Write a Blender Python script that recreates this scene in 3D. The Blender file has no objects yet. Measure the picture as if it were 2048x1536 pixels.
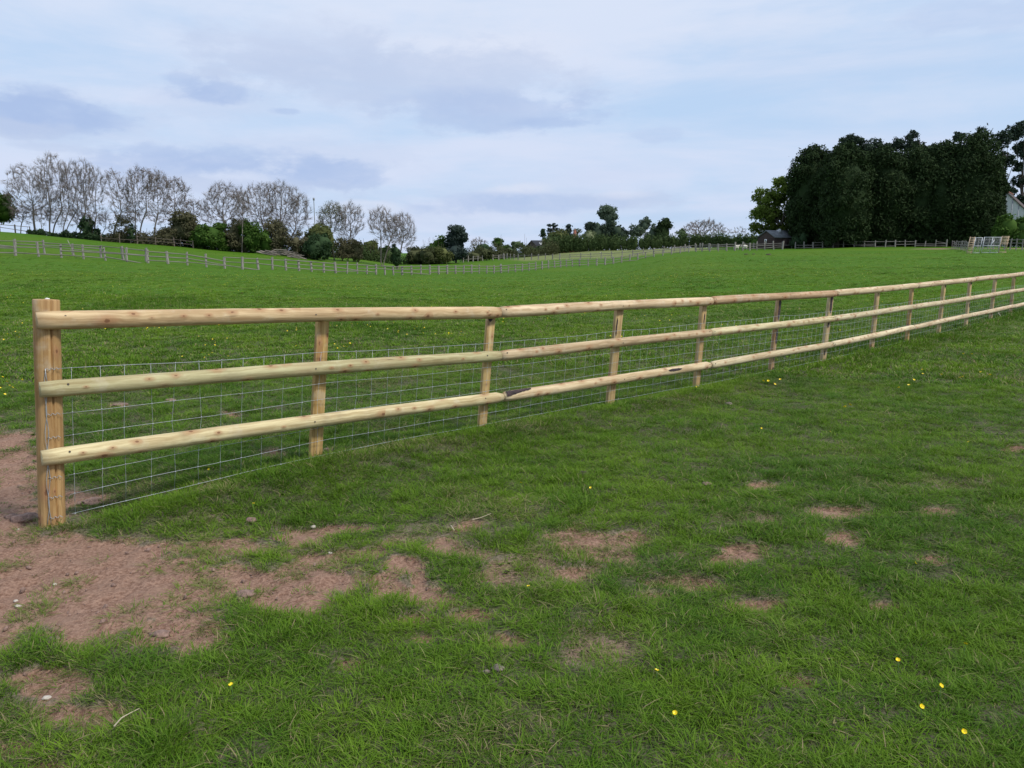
import bpy, math, random
import numpy as np
from mathutils import Vector, Matrix, Euler

S = bpy.context.scene
COL = S.collection
R = math.radians

# ------------------------------------------------------------------ camera
F_PX, HORIZON = 1538.0, 505.0
EYE = 1.6
PITCH = math.atan((768 - HORIZON) / F_PX)
cam_d = bpy.data.cameras.new('camera')
cam_d.sensor_width = 36.0
cam_d.lens = F_PX / 2048 * 36.0
cam_d.clip_start, cam_d.clip_end = 0.05, 9000
cam = bpy.data.objects.new('camera', cam_d)
COL.objects.link(cam)
cam.location = (0, 0, EYE)
cam.rotation_euler = (math.pi / 2 - PITCH, 0, 0)
S.camera = cam
S.view_settings.view_transform = 'Standard'
S.view_settings.look = 'None'
S.view_settings.exposure = 0.0
S.view_settings.gamma = 1.0
S.view_settings.use_curve_mapping = False

CP, SP = math.cos(PITCH), math.sin(PITCH)


def ray(x, y):
    u, v = (x - 1024) / F_PX, (768 - y) / F_PX
    return np.array([u, CP + v * SP, -SP + v * CP])


def P(x, y, Y):
    """world point at forward distance Y seen in direction (x, y) of the measured photograph"""
    d = ray(x, y)
    q = d / d[1] * Y
    q[2] += EYE
    return q


# ------------------------------------------------------------------ sun
SUN_AZ, SUN_EL = R(118), R(50)          # azimuth clockwise from +Y (view direction)
sd = Vector((math.sin(SUN_AZ) * math.cos(SUN_EL), math.cos(SUN_AZ) * math.cos(SUN_EL), math.sin(SUN_EL)))
sun_d = bpy.data.lights.new('sun', 'SUN')
sun_d.energy = 3.1
sun_d.angle = R(10.0)
sun_d.color = (1.0, 0.94, 0.85)
sun = bpy.data.objects.new('sun', sun_d)
COL.objects.link(sun)
sun.rotation_euler = sd.to_track_quat('Z', 'Y').to_euler()

# ------------------------------------------------------------------ node helpers
class NT:
    def __init__(self, tree):
        self.t = tree
        self.n, self.l = tree.nodes, tree.links

    def add(self, kind, **kw):
        nd = self.n.new(kind)
        for k, v in kw.items():
            setattr(nd, k, v)
        return nd

    def put(self, sock, val):
        if hasattr(val, 'node') and hasattr(val, 'is_output'):
            self.l.new(val, sock)
        else:
            sock.default_value = val

    def math(self, op, a, b=0.0, c=None, clamp=False):
        nd = self.add('ShaderNodeMath', operation=op, use_clamp=clamp)
        self.put(nd.inputs[0], a)
        self.put(nd.inputs[1], b)
        if c is not None:
            self.put(nd.inputs[2], c)
        return nd.outputs[0]

    def mix(self, fac, a, b, blend='MIX'):
        nd = self.add('ShaderNodeMix', data_type='RGBA', blend_type=blend)
        self.put(nd.inputs[0], fac)
        for s, v in ((nd.inputs[6], a), (nd.inputs[7], b)):
            if isinstance(v, (tuple, list)):
                v = tuple(v) + (1.0,) if len(v) == 3 else tuple(v)
            self.put(s, v)
        return nd.outputs[2]

    def ramp(self, v, lo, hi, smooth=True, tmin=0.0, tmax=1.0):
        nd = self.add('ShaderNodeMapRange', interpolation_type='SMOOTHSTEP' if smooth else 'LINEAR')
        self.put(nd.inputs[0], v)
        nd.inputs[1].default_value, nd.inputs[2].default_value = lo, hi
        nd.inputs[3].default_value, nd.inputs[4].default_value = tmin, tmax
        return nd.outputs[0]

    def noise(self, vec, scale, detail=4.0, rough=0.55, dist=0.0):
        nd = self.add('ShaderNodeTexNoise')
        if vec is not None:
            self.put(nd.inputs['Vector'], vec)
        nd.inputs['Scale'].default_value = scale
        nd.inputs['Detail'].default_value = detail
        nd.inputs['Roughness'].default_value = rough
        nd.inputs['Distortion'].default_value = dist
        return nd.outputs[0]

    def vmul(self, vec, s):
        nd = self.add('ShaderNodeVectorMath', operation='MULTIPLY')
        self.put(nd.inputs[0], vec)
        nd.inputs[1].default_value = s
        return nd.outputs[0]

    def comb(self, x, y, z=0.0):
        nd = self.add('ShaderNodeCombineXYZ')
        for s, v in zip(nd.inputs, (x, y, z)):
            self.put(s, v)
        return nd.outputs[0]


# ------------------------------------------------------------------ world
world = bpy.data.worlds.new('World')
S.world = world
world.use_nodes = True
W = NT(world.node_tree)
W.n.clear()
w_out = W.add('ShaderNodeOutputWorld')
bg = W.add('ShaderNodeBackground')
bg.inputs[1].default_value = 0.1
W.l.new(bg.outputs[0], w_out.inputs[0])
sky = W.add('ShaderNodeTexSky', sky_type='NISHITA')
sky.sun_disc = False
sky.sun_elevation = SUN_EL
sky.sun_rotation = SUN_AZ
sky.air_density, sky.dust_density, sky.ozone_density = 1.0, 1.5, 1.0
tc = W.add('ShaderNodeTexCoord')
sep = W.add('ShaderNodeSeparateXYZ')
W.l.new(tc.outputs['Generated'], sep.inputs[0])
dx, dy, dz = sep.outputs
az = W.math('ARCTAN2', dx, dy)
el = W.math('ARCSINE', dz)
up = W.math('ADD', W.math('MAXIMUM', dz, 0.0), 0.10)
flat = W.comb(W.math('DIVIDE', dx, up), W.math('DIVIDE', dy, up), 0.0)
n_big = W.noise(flat, 0.55, 6.0, 0.55)
n_soft = W.noise(flat, 0.28, 3.0, 0.5)
# thin veil over the blue, broken in soft banks
n_str = W.noise(W.comb(W.math('MULTIPLY', az, 2.2), W.math('MULTIPLY', el, 13.0), 5.5), 1.0, 6.0, 0.6, 0.3)
veil = W.ramp(W.math('ADD', W.math('MULTIPLY', n_big, 0.45), W.math('MULTIPLY', n_str, 0.55)), 0.36, 0.60)
lowness = W.ramp(dz, 0.02, 0.42, tmin=1.0, tmax=0.0)
hazewhite = W.mix(lowness, (7.15, 7.95, 9.5), (6.7, 7.45, 9.3))
blue = W.mix(0.12, (5.35, 7.1, 9.65), sky.outputs[0])
col = W.mix(W.math('MULTIPLY', veil, 0.95), blue, hazewhite)
bank = W.ramp(n_soft, 0.52, 0.74)
col = W.mix(W.math('MULTIPLY', bank, 0.22), col, (4.6, 5.5, 8.0))
cvec = W.comb(W.math('MULTIPLY', az, 7.0), W.math('MULTIPLY', el, 17.0), 3.7)
c_noise = W.noise(cvec, 1.0, 7.0, 0.60, 0.4)
cvec2 = W.comb(W.math('MULTIPLY', az, 3.0), W.math('MULTIPLY', el, 8.0), 9.1)
c_noise2 = W.noise(cvec2, 1.0, 3.0, 0.5)
cvec3 = W.comb(W.math('MULTIPLY', az, 22.0), W.math('MULTIPLY', el, 46.0), 1.3)
c_noise3 = W.noise(cvec3, 1.0, 5.0, 0.6)
c_off = W.math('ADD', W.math('MULTIPLY', W.math('SUBTRACT', c_noise3, 0.5), 1.5), W.math('ADD', W.math('MULTIPLY', W.math('SUBTRACT', c_noise, 0.5), 2.0), W.math('MULTIPLY', W.math('SUBTRACT', c_noise2, 0.5), 1.1)))
DARK, GREY, BRIGHT = (4.15, 5.4, 8.1), (5.25, 6.2, 8.3), (7.6, 8.0, 9.3)
CLOUDS = [(520, 340, 420, 70, GREY, .32), (1080, 400, 380, 48, GREY, .32), (90, 240, 230, 70, GREY, .35), (450, 200, 200, 50, GREY, .3), (1750, 120, 420, 60, GREY, .12),
          (900, 100, 330, 75, BRIGHT, .50), (820, 160, 400, 85, GREY, .75), (980, 218, 260, 42, DARK, .55), (1110, 246, 70, 12, DARK, .6),
          (640, 110, 260, 70, GREY, .35),
          (70, 225, 150, 46, DARK, .95), (205, 240, 70, 16, DARK, .45), (80, 185, 50, 22, DARK, .5), (20, 258, 120, 20, GREY, .7),
          (440, 188, 105, 24, DARK, .85), (575, 222, 50, 9, DARK, .55), (360, 160, 40, 14, DARK, .5),
          (440, 328, 240, 34, DARK, .85), (650, 352, 170, 32, DARK, .80), (300, 302, 100, 16, DARK, .55), (420, 366, 330, 20, GREY, .6),
          (1060, 405, 240, 26, DARK, .62), (1250, 400, 170, 22, GREY, .6), (1050, 376, 110, 14, BRIGHT, .55), (1245, 388, 70, 12, BRIGHT, .45),
          (735, 413, 70, 13, BRIGHT, .55), (1315, 272, 70, 17, DARK, .35), (100, 296, 110, 10, GREY, .4), (1960, 25, 150, 40, DARK, .35),
          (1500, 60, 260, 30, BRIGHT, .30), (1780, 210, 260, 40, BRIGHT, .2)]
for cx, cy, rx, ry, ccol, amp in CLOUDS:
    d0 = ray(cx, cy)
    a0, e0 = math.atan2(d0[0], d0[1]), math.atan2(d0[2], math.hypot(d0[0], d0[1]))
    k = 1.0 / math.hypot(d0[0], d0[1]) / F_PX
    ua = W.math('MULTIPLY', W.math('SUBTRACT', az, a0), 1 / (rx * k))
    ue = W.math('MULTIPLY', W.math('SUBTRACT', el, e0), 1 / (ry * k))
    # a flat base and a softer, higher top
    dist = W.math('SQRT', W.math('ADD', W.math('MULTIPLY', ua, ua), W.math('MULTIPLY', ue, ue)))
    dist = W.math('ADD', dist, c_off)
    amp_ = amp
    m = W.ramp(dist, 0.30, 1.25, tmin=amp, tmax=0.0) if ccol is BRIGHT else W.ramp(dist, 0.45, 1.12, tmin=amp, tmax=0.0)
    m = W.math('MULTIPLY', m, W.ramp(c_noise3, .25, .62, tmin=.62, tmax=1.0))
    col = W.mix(m, col, ccol)
W.l.new(col, bg.inputs[0])

# ------------------------------------------------------------------ materials
def new_mat(name):
    m = bpy.data.materials.new(name)
    m.use_nodes = True
    t = NT(m.node_tree)
    b = m.node_tree.nodes['Principled BSDF']
    return m, t, b


def plain(name, c, rough=0.8, var=0.25, scale=8.0, metal=0.0, stretch=None, bump=0.0, perisland=0.0):
    m, t, b = new_mat(name)
    co = t.add('ShaderNodeTexCoord').outputs['Object']
    if stretch:
        co = t.vmul(co, stretch)
    nz = t.noise(co, scale, 5.0, 0.6)
    f = t.ramp(nz, 0.3, 0.7)
    lo = tuple(x * (1 - var) for x in c)
    hi = tuple(min(1, x * (1 + var)) for x in c)
    cc = t.mix(f, lo, hi)
    t.l.new(cc, b.inputs['Base Color'])
    b.inputs['Roughness'].default_value = rough
    b.inputs['Metallic'].default_value = metal
    if bump:
        bn = t.add('ShaderNodeBump')
        bn.inputs['Strength'].default_value = bump
        bn.inputs['Distance'].default_value = 0.02
        t.l.new(nz, bn.inputs['Height'])
        t.l.new(bn.outputs[0], b.inputs['Normal'])
    return m


def leaf_mat(name, c1, c2, trans=0.25, rough=0.75, spec=0.08):
    """foliage: every leaf its own tint between c1 and c2, a little light through the leaf"""
    m, t, b = new_mat(name)
    g = t.add('ShaderNodeNewGeometry')
    co = t.add('ShaderNodeTexCoord').outputs['Object']
    nz = t.ramp(t.noise(co, 0.8, 3.0), 0.35, 0.65)
    f = t.math('ADD', t.math('MULTIPLY', g.outputs['Random Per Island'], 0.7), t.math('MULTIPLY', nz, 0.3))
    cc = t.mix(f, c1, c2)
    t.l.new(cc, b.inputs['Base Color'])
    b.inputs['Roughness'].default_value = rough
    b.inputs['Specular IOR Level'].default_value = spec
    tr = t.add('ShaderNodeBsdfTranslucent')
    t.l.new(cc, tr.inputs[0])
    ms = t.add('ShaderNodeMixShader')
    ms.inputs[0].default_value = trans
    t.l.new(b.outputs[0], ms.inputs[1])
    t.l.new(tr.outputs[0], ms.inputs[2])
    t.l.new(ms.outputs[0], m.node_tree.nodes['Material Output'].inputs[0])
    return m


def wood_mat(name, knots=True, grain_axis=0, base=None):
    """peeled softwood: long grain, knots with dark hearts, stains; tinted per piece through the object colour"""
    m, t, b = new_mat(name)
    oi = t.add('ShaderNodeObjectInfo')
    co = t.add('ShaderNodeTexCoord').outputs['Object']
    sc = [38.0, 38.0, 38.0]
    sc[grain_axis] = 1.4
    offs = t.add('ShaderNodeVectorMath', operation='ADD')
    t.l.new(co, offs.inputs[0])
    t.l.new(t.comb(t.math('MULTIPLY', oi.outputs['Random'], 37.0), t.math('MULTIPLY', oi.outputs['Random'], 11.0), t.math('MULTIPLY', oi.outputs['Random'], 5.0)), offs.inputs[1])
    co2 = offs.outputs[0]
    warp = t.noise(co2, 4.0, 2.0)
    gv = t.vmul(co2, tuple(sc))
    gadd = t.add('ShaderNodeVectorMath', operation='ADD')
    t.l.new(gv, gadd.inputs[0])
    t.l.new(t.comb(0.0, t.math('MULTIPLY', warp, 1.6), t.math('MULTIPLY', warp, 1.3)), gadd.inputs[1])
    grain = t.noise(gadd.outputs[0], 1.0, 6.0, 0.65)
    gf = t.ramp(grain, 0.32, 0.70)
    src = oi.outputs['Color'] if base is None else base + (1.0,)
    if base is None:
        darker = t.mix(1.0, src, (0.62, 0.54, 0.46), 'MULTIPLY')
        lighter = t.mix(1.0, src, (1.06, 1.05, 1.02), 'MULTIPLY')
    else:
        darker = tuple(x * y for x, y in zip(base, (0.62, 0.54, 0.46)))
        lighter = tuple(x * y for x, y in zip(base, (1.06, 1.05, 1.02)))
    cc = t.mix(gf, darker, lighter)
    blot = t.ramp(t.noise(co2, 2.1, 3.0), 0.48, 0.75)
    cc = t.mix(t.math('MULTIPLY', blot, 0.35), cc, (0.36, 0.24, 0.14))
    # drying cracks and dirty streaks along the grain
    sc3 = [60.0, 60.0, 60.0]; sc3[grain_axis] = 1.1
    crackn = t.noise(t.vmul(co2, tuple(sc3)), 1.0, 2.0, .5)
    cr = t.math('MULTIPLY', t.ramp(crackn, .66, .70), t.ramp(t.noise(co2, 3.0, 2.0), .5, .62))
    cc = t.mix(t.math('MULTIPLY', cr, .65), cc, (.10, .065, .04))
    pale = t.ramp(t.noise(co2, 5.0, 4.0, .7), .52, .72)
    cc = t.mix(t.math('MULTIPLY', pale, .30), cc, (.62, .58, .46))
    dirt = t.math('MULTIPLY', t.ramp(t.noise(co2, 1.3, 5.0, .7), .55, .70), .35)
    cc = t.mix(dirt, cc, (.20, .155, .10))
    ksc = [13.0, 13.0, 13.0]
    ksc[grain_axis] = 5.0
    height = grain
    if knots:
        vo = t.add('ShaderNodeTexVoronoi', voronoi_dimensions='2D')
        sp = t.add('ShaderNodeSeparateXYZ'); t.l.new(co, sp.inputs[0])
        if grain_axis == 0:
            ang = t.math('ARCTAN2', sp.outputs[2], t.math('MULTIPLY', sp.outputs[1], -1.0))
            kv = t.comb(t.math('MULTIPLY_ADD', sp.outputs[0], 6.0, t.math('MULTIPLY', oi.outputs['Random'], 90.0)), t.math('MULTIPLY', ang, .62))
        else:
            kv = t.comb(t.math('MULTIPLY_ADD', sp.outputs[2], 5.0, t.math('MULTIPLY', oi.outputs['Random'], 90.0)), t.math('MULTIPLY', sp.outputs[0], 11.0))
        t.l.new(kv, vo.inputs['Vector'])
        vo.inputs['Scale'].default_value = 1.0
        d = vo.outputs['Distance']
        rnd = t.add('ShaderNodeSeparateColor')
        t.l.new(vo.outputs['Color'], rnd.inputs[0])
        pick = t.ramp(rnd.outputs[0], 0.50, 0.55)
        d = t.math('DIVIDE', d, t.math('MULTIPLY_ADD', rnd.outputs[1], 1.3, 0.45))
        wob = t.math('ADD', d, t.math('MULTIPLY', t.math('SUBTRACT', t.noise(co2, 30.0, 3.0), 0.5), 0.16))
        halo = t.math('MULTIPLY', t.ramp(wob, 0.08, 0.40, tmin=1.0, tmax=0.0), pick)
        core = t.math('MULTIPLY', t.ramp(wob, 0.045, 0.10, tmin=1.0, tmax=0.0), pick)
        cc = t.mix(t.math('MULTIPLY', halo, 0.62), cc, (0.36, 0.185, 0.095))
        cc = t.mix(t.math('MULTIPLY', core, 0.75), cc, (0.15, 0.066, 0.036))
        height = t.math('ADD', grain, t.math('MULTIPLY', halo, 0.6))
    t.l.new(cc, b.inputs['Base Color'])
    b.inputs['Roughness'].default_value = 0.8
    b.inputs['Specular IOR Level'].default_value = 0.14
    bn = t.add('ShaderNodeBump')
    bn.inputs['Strength'].default_value = 0.6
    bn.inputs['Distance'].default_value = 0.006
    t.l.new(height, bn.inputs['Height'])
    t.l.new(bn.outputs[0], b.inputs['Normal'])
    return m


M = {}
M['rail_wood'] = wood_mat('peeled_rail_wood', True, 0)
M['post_wood'] = wood_mat('peeled_post_wood', True, 2)
M['old_wood'] = plain('weathered_grey_wood', (.235, .22, .20), .85, .5, 3.0, stretch=(1, 1, 1))
M['old_rail_wood'] = plain('dull_grey_rail_wood', (.165, .152, .138), .88, .5, 2.0)
M['old_wood_dark'] = plain('dark_brown_wood', (.17, .135, .11), .85, .35, 3.0)  # darker brown tone for the ridge and lane fences
M['new_hurdle_wood'] = plain('raw_hurdle_wood', (.48, .36, .25), .8, .25, 4.0)
M['galv'] = plain('galvanised_wire', (.38, .41, .43), .45, .15, 20, metal=.35)
M['galv_tube'] = plain('galvanised_tube', (.55, .58, .62), .5, .15, 6, metal=.2)
M['bark_dark'] = plain('dark_inner_bark', (.035, .020, .022), .75, .6, 60, stretch=(.25, 1, 1), bump=.8)
M['nail'] = plain('dull_nail', (.10, .085, .075), .6, .2, 30, metal=.4)
M['bark'] = plain('tree_bark', (.17, .145, .125), .9, .35, 3.0, stretch=(1, 1, .25))
M['bark_deep'] = plain('dark_tree_bark', (.07, .055, .045), .9, .35, 3.0)
M['twig'] = plain('bare_twigs', (.175, .145, .13), .9, .25, 1.5)
M['twig_olive'] = plain('olive_twigs', (.13, .115, .075), .9, .25, 1.5)
M['keys'] = leaf_mat('brown_ash_keys', (.13, .085, .06), (.20, .13, .085), .2)
M['leaf_yew'] = leaf_mat('dark_conifer_sprays', (.016, .030, .012), (.036, .060, .020), .08)
M['leaf_pine'] = leaf_mat('pine_needles', (.022, .038, .028), (.052, .076, .048), .08)  # needle tone lightened to carry distance haze
M['leaf_oak'] = leaf_mat('oak_leaves', (.075, .125, .018), (.20, .26, .055), .35)
M['leaf_green'] = leaf_mat('hawthorn_leaves', (.032, .078, .015), (.095, .170, .032), .3)
M['leaf_dark'] = leaf_mat('holly_leaves', (.024, .048, .022), (.055, .095, .040), .2)
M['leaf_olive'] = leaf_mat('olive_new_leaves', (.070, .088, .030), (.150, .165, .060), .3)
M['leaf_brown'] = leaf_mat('brown_green_buds', (.080, .080, .042), (.150, .140, .080), .25)
M['leaf_pale'] = leaf_mat('pale_willow_leaves', (.075, .115, .055), (.15, .20, .10), .35)
M['leaf_grey'] = leaf_mat('poplar_leaves', (.078, .115, .078), (.155, .205, .135), .3)  # leaf tone raised in place of haze over distant trees
M['leaf_blue'] = leaf_mat('blue_cedar_needles', (.030, .046, .042), (.060, .084, .072), .1)
M['leaf_blossom'] = leaf_mat('blossoming_leaves', (.09, .13, .055), (.24, .27, .15), .3)
M['hedge'] = leaf_mat('clipped_hedge_leaves', (.034, .064, .022), (.090, .130, .046), .25)  # hedge tone lightened instead of haze in the air
M['hedge_br'] = leaf_mat('hedge_bottom_leaves', (.050, .062, .026), (.110, .118, .055), .25)
M['petal'] = plain('buttercup_petals', (.86, .66, .015), .35, .06, 30)
M['stem'] = plain('flower_stems', (.07, .16, .03), .7, .2, 30)
M['clock'] = plain('dandelion_seed_head', (.75, .74, .70), .9, .1, 60)
M['clod'] = plain('dry_clod', (.23, .15, .12), .95, .35, 40, bump=.9)
M['dung'] = plain('grey_dropping', (.19, .155, .125), .95, .35, 40, bump=.9)
M['darkdung'] = plain('dark_dropping', (.07, .05, .04), .9, .35, 40, bump=.9)
M['pebble'] = plain('pale_pebble', (.46, .41, .35), .8, .15, 30)
M['straw'] = plain('dry_straw', (.42, .36, .25), .8, .2, 30)
M['log'] = plain('cut_grey_branch', (.22, .19, .16), .9, .3, 4)
M['wool'] = plain('sheep_wool', (.70, .66, .57), .95, .1, 8)
M['sheepface'] = plain('sheep_face', (.55, .50, .43), .9, .1, 8)
M['shedwood'] = plain('creosoted_boards', (.055, .036, .032), .85, .5, 6, stretch=(.3, .3, 3))
M['shedroof'] = plain('grey_felt_roof', (.135, .150, .165), .8, .25, 1.5)
M['whitewall'] = plain('white_boards', (.70, .72, .74), .6, .06, 2)
M['batten'] = plain('grey_battens', (.36, .38, .41), .7, .1, 2)
M['slate'] = plain('slate_roof', (.030, .030, .036), .7, .3, 2)
M['browntile'] = plain('brown_tile_roof', (.085, .065, .06), .8, .3, 2)
M['brick'] = plain('red_brick', (.24, .095, .065), .85, .3, 3)
M['glass'] = plain('roof_glass', (.75, .80, .85), .15, .05, 1)
M['dark'] = plain('dark_opening', (.012, .012, .014), .6, .2, 2)
M['mast'] = plain('mast_metal', (.28, .29, .31), .6, .1, 2)
M['whitepaint'] = plain('white_marker', (.78, .77, .75), .6, .05, 20)

# ------------------------------------------------------------------ object helpers
def tag(o, label=None, cat=None, group=None, kind=None):
    if label: o['label'] = label
    if cat: o['category'] = cat
    if group: o['group'] = group
    if kind: o['kind'] = kind
    return o


def link(name, me, parent=None, loc=None):
    o = bpy.data.objects.new(name, me)
    COL.objects.link(o)
    if parent is not None:
        o.parent = parent
    if loc is not None:
        o.location = loc
    return o


def thing(name, loc, label, cat, group=None, rz=0.0):
    o = link(name, None, None, loc)
    o.rotation_euler = (0, 0, rz)
    o.empty_display_size = 0.2
    return tag(o, label, cat, group)


def mesh_np(name, V, Fc, mat, smooth=False):
    """V (n,3); Fc list of arrays (m,k) of equal-size faces"""
    me = bpy.data.meshes.new(name)
    V = np.asarray(V, dtype=np.float32)
    if not isinstance(Fc, list):
        Fc = [Fc]
    Fc = [np.asarray(f, dtype=np.int32) for f in Fc if len(f)]
    loops = np.concatenate([f.ravel() for f in Fc])
    tot = np.concatenate([np.full(len(f), f.shape[1], np.int32) for f in Fc])
    start = np.concatenate([[0], np.cumsum(tot)[:-1]]).astype(np.int32)
    me.vertices.add(len(V)); me.vertices.foreach_set('co', V.ravel())
    me.loops.add(len(loops)); me.loops.foreach_set('vertex_index', loops)
    me.polygons.add(len(tot)); me.polygons.foreach_set('loop_start', start)
    me.polygons.foreach_set('loop_total', tot)
    me.update(calc_edges=True)
    if smooth:
        me.polygons.foreach_set('use_smooth', np.ones(len(tot), dtype=bool))
    if mat is not None:
        me.materials.append(mat)
    return me


class MB:
    """collects primitives into one mesh"""
    def __init__(self):
        self.v, self.f4, self.f3, self.n = [], [], [], 0

    def add(self, V, q=None, t=None):
        V = np.asarray(V, float)
        if q is not None and len(q): self.f4.append(np.asarray(q) + self.n)
        if t is not None and len(t): self.f3.append(np.asarray(t) + self.n)
        self.v.append(V); self.n += len(V)

    def box(self, c, s, rz=0.0, rot=None):
        x, y, z = np.array(s) / 2
        V = np.array([[a, b, d] for a in (-x, x) for b in (-y, y) for d in (-z, z)])
        if rot is not None:
            V = V @ np.array(rot).T
        elif rz:
            V = V @ np.array([[math.cos(rz), -math.sin(rz), 0], [math.sin(rz), math.cos(rz), 0], [0, 0, 1]]).T
        q = [[0, 1, 3, 2], [4, 6, 7, 5], [0, 4, 5, 1], [2, 3, 7, 6], [0, 2, 6, 4], [1, 5, 7, 3]]
        self.add(V + np.array(c), q)

    def tubes(self, p0, p1, r0, r1, k=4):
        """many tapered prisms at once"""
        p0, p1 = np.atleast_2d(np.asarray(p0, float)), np.atleast_2d(np.asarray(p1, float))
        r0, r1 = np.broadcast_to(r0, len(p0)), np.broadcast_to(r1, len(p0))
        d = p1 - p0
        L = np.linalg.norm(d, axis=1, keepdims=True); d = d / np.maximum(L, 1e-9)
        a = np.where(np.abs(d[:, 2:3]) > .9, [[1., 0, 0]], [[0, 0, 1.]])
        u = np.cross(d, a); u /= np.linalg.norm(u, axis=1, keepdims=True)
        w = np.cross(d, u)
        an = np.arange(k) * 2 * math.pi / k
        ring = u[:, None] * np.cos(an)[None, :, None] + w[:, None] * np.sin(an)[None, :, None]
        A = p0[:, None] + ring * np.asarray(r0)[:, None, None]
        B = p1[:, None] + ring * np.asarray(r1)[:, None, None]
        V = np.concatenate([A, B], 1).reshape(-1, 3)
        i = np.arange(k); j = (i + 1) % k
        q = np.stack([i, i + k, j + k, j], 1)
        Q = (q[None] + (np.arange(len(p0)) * 2 * k)[:, None, None]).reshape(-1, 4)
        self.add(V, Q)
        # end caps
        if k == 4:
            capa = np.array([[0, 1, 2, 3]]); capb = np.array([[7, 6, 5, 4]])
            C = (np.concatenate([capa, capb])[None] + (np.arange(len(p0)) * 8)[:, None, None]).reshape(-1, 4)
            self.f4.append(C + self.n - len(V))

    def tube_path(self, pts, r, k=6):
        pts = np.asarray(pts, float); n = len(pts)
        r = np.broadcast_to(r, n)
        tg = np.gradient(pts, axis=0); tg /= np.linalg.norm(tg, axis=1, keepdims=True)
        a = np.array([0, 0, 1.]) if abs(tg[:, 2]).mean() < .8 else np.array([1., 0, 0])
        u = np.cross(tg, a); u /= np.linalg.norm(u, axis=1, keepdims=True); w = np.cross(tg, u)
        an = np.arange(k) * 2 * math.pi / k
        V = (pts[:, None] + (u[:, None] * np.cos(an)[None, :, None] + w[:, None] * np.sin(an)[None, :, None]) * r[:, None, None]).reshape(-1, 3)
        i = np.arange(k); j = (i + 1) % k
        q = np.stack([i, i + k, j + k, j], 1)
        Q = (q[None] + (np.arange(n - 1) * k)[:, None, None]).reshape(-1, 4)
        c0, c1 = n * k, n * k + 1
        V = np.concatenate([V, pts[:1], pts[-1:]])
        T = [[c0, a_, b_] for a_, b_ in zip(i, j)] + [[c1, b_ + (n - 1) * k, a_ + (n - 1) * k] for a_, b_ in zip(i, j)]
        self.add(V, Q, T)

    def mesh(self, name, mat, smooth=False):
        return mesh_np(name, np.concatenate(self.v), [np.concatenate(x) for x in (self.f4, self.f3) if x], mat, smooth)

    def build(self, name, mat, parent=None, smooth=False, loc=None):
        return link(name, self.mesh(name, mat, smooth), parent, loc)


def ico(sub, seed=0, amp=0.0, freq=2.0):
    import bmesh
    bm = bmesh.new()
    bmesh.ops.create_icosphere(bm, subdivisions=sub, radius=1.0)
    V = np.array([v.co[:] for v in bm.verts]); T = np.array([[v.index for v in f.verts] for f in bm.faces])
    bm.free()
    if amp:
        rg = np.random.default_rng(seed)
        d = np.zeros(len(V))
        for _ in range(7):
            k = rg.normal(size=3) * freq; d += np.sin(V @ k + rg.uniform(0, 6.28))
        V = V * (1 + amp * d / 3.0)[:, None]
    return V, T


# ------------------------------------------------------------------ noise and terrain
def vnoise(x, y, seed=0):
    x = np.asarray(x, float); y = np.asarray(y, float)
    xi, yi = np.floor(x).astype(np.int64), np.floor(y).astype(np.int64)
    xf, yf = x - xi, y - yi
    def h(a, b):
        n = (a * 374761393 + b * 668265263 + seed * 1442695041) & 0x7fffffff
        n = ((n ^ (n >> 13)) * 1274126177) & 0x7fffffff
        n = (n ^ (n >> 16)) & 0xffff
        return n / 65535.0
    u, v = xf * xf * (3 - 2 * xf), yf * yf * (3 - 2 * yf)
    return (h(xi, yi) * (1 - u) + h(xi + 1, yi) * u) * (1 - v) + (h(xi, yi + 1) * (1 - u) + h(xi + 1, yi + 1) * u) * v


def fbm(x, y, seed=0, oct=4, gain=.5):
    s, a, t = 0.0, 1.0, 0.0
    for o in range(oct):
        s = s + a * vnoise(x * 2 ** o, y * 2 ** o, seed + o * 17); t += a; a *= gain
    return s / t


def sstep(a, b, x):
    t = np.clip((x - a) / (b - a), 0, 1)
    return t * t * (3 - 2 * t)


# surveyed levels: view column -> (forward distance, level)
SURVEY = {
    -300: [(20, 0), (45, .5), (70, 1.7), (122, 5.7), (136, 5.75), (200, 3.5), (400, 1)],
    0:    [(20, 0), (45, .40), (72, 1.23), (122, 5.0), (136, 5.05), (200, 3.0), (400, 1)],
    300:  [(20, 0), (45, .12), (77, .45), (122, 2.95), (136, 3.1), (200, 2.0), (400, 1)],
    500:  [(20, -.05), (45, -.2), (83, -.36), (122, 1.55), (138, 1.8), (200, 1.2), (400, 1)],
    700:  [(20, -.05), (45, -.5), (95, -1.08), (138, .35), (160, .5), (200, .6), (400, 1)],
    800:  [(20, -.08), (45, -.6), (104, -1.4), (130, -1.25), (165, -.8), (200, -.4), (400, 0)],
    1000: [(20, -.1), (45, -.6), (122, -1.65), (145, -1.2), (180, .05), (230, .6), (400, 0)],
    1200: [(20, -.1), (45, -.3), (100, -1.0), (143, -.85), (200, 2.1), (240, 2.4), (400, 1)],
    1400: [(20, -.08), (45, .15), (100, .95), (150, 1.68), (185, 2.8), (240, 3.0), (400, 2)],
    1700: [(20, -.03), (45, .35), (100, 1.5), (148, 2.45), (165, 2.9), (240, 3.1), (400, 2)],
    2048: [(20, .05), (45, .55), (85, 1.62), (128, 2.3), (165, 3.0), (240, 3.2), (400, 2)],
    2400: [(20, .05), (45, .6), (85, 1.7), (128, 2.4), (165, 3.1), (240, 3.2), (400, 2)],
}
LG = np.linspace(math.log(2.0), math.log(6000), 260)
_cols = sorted(SURVEY)
_azs = np.array([math.atan2(ray(c, HORIZON)[0], ray(c, HORIZON)[1]) for c in _cols])
_tab = []
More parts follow.
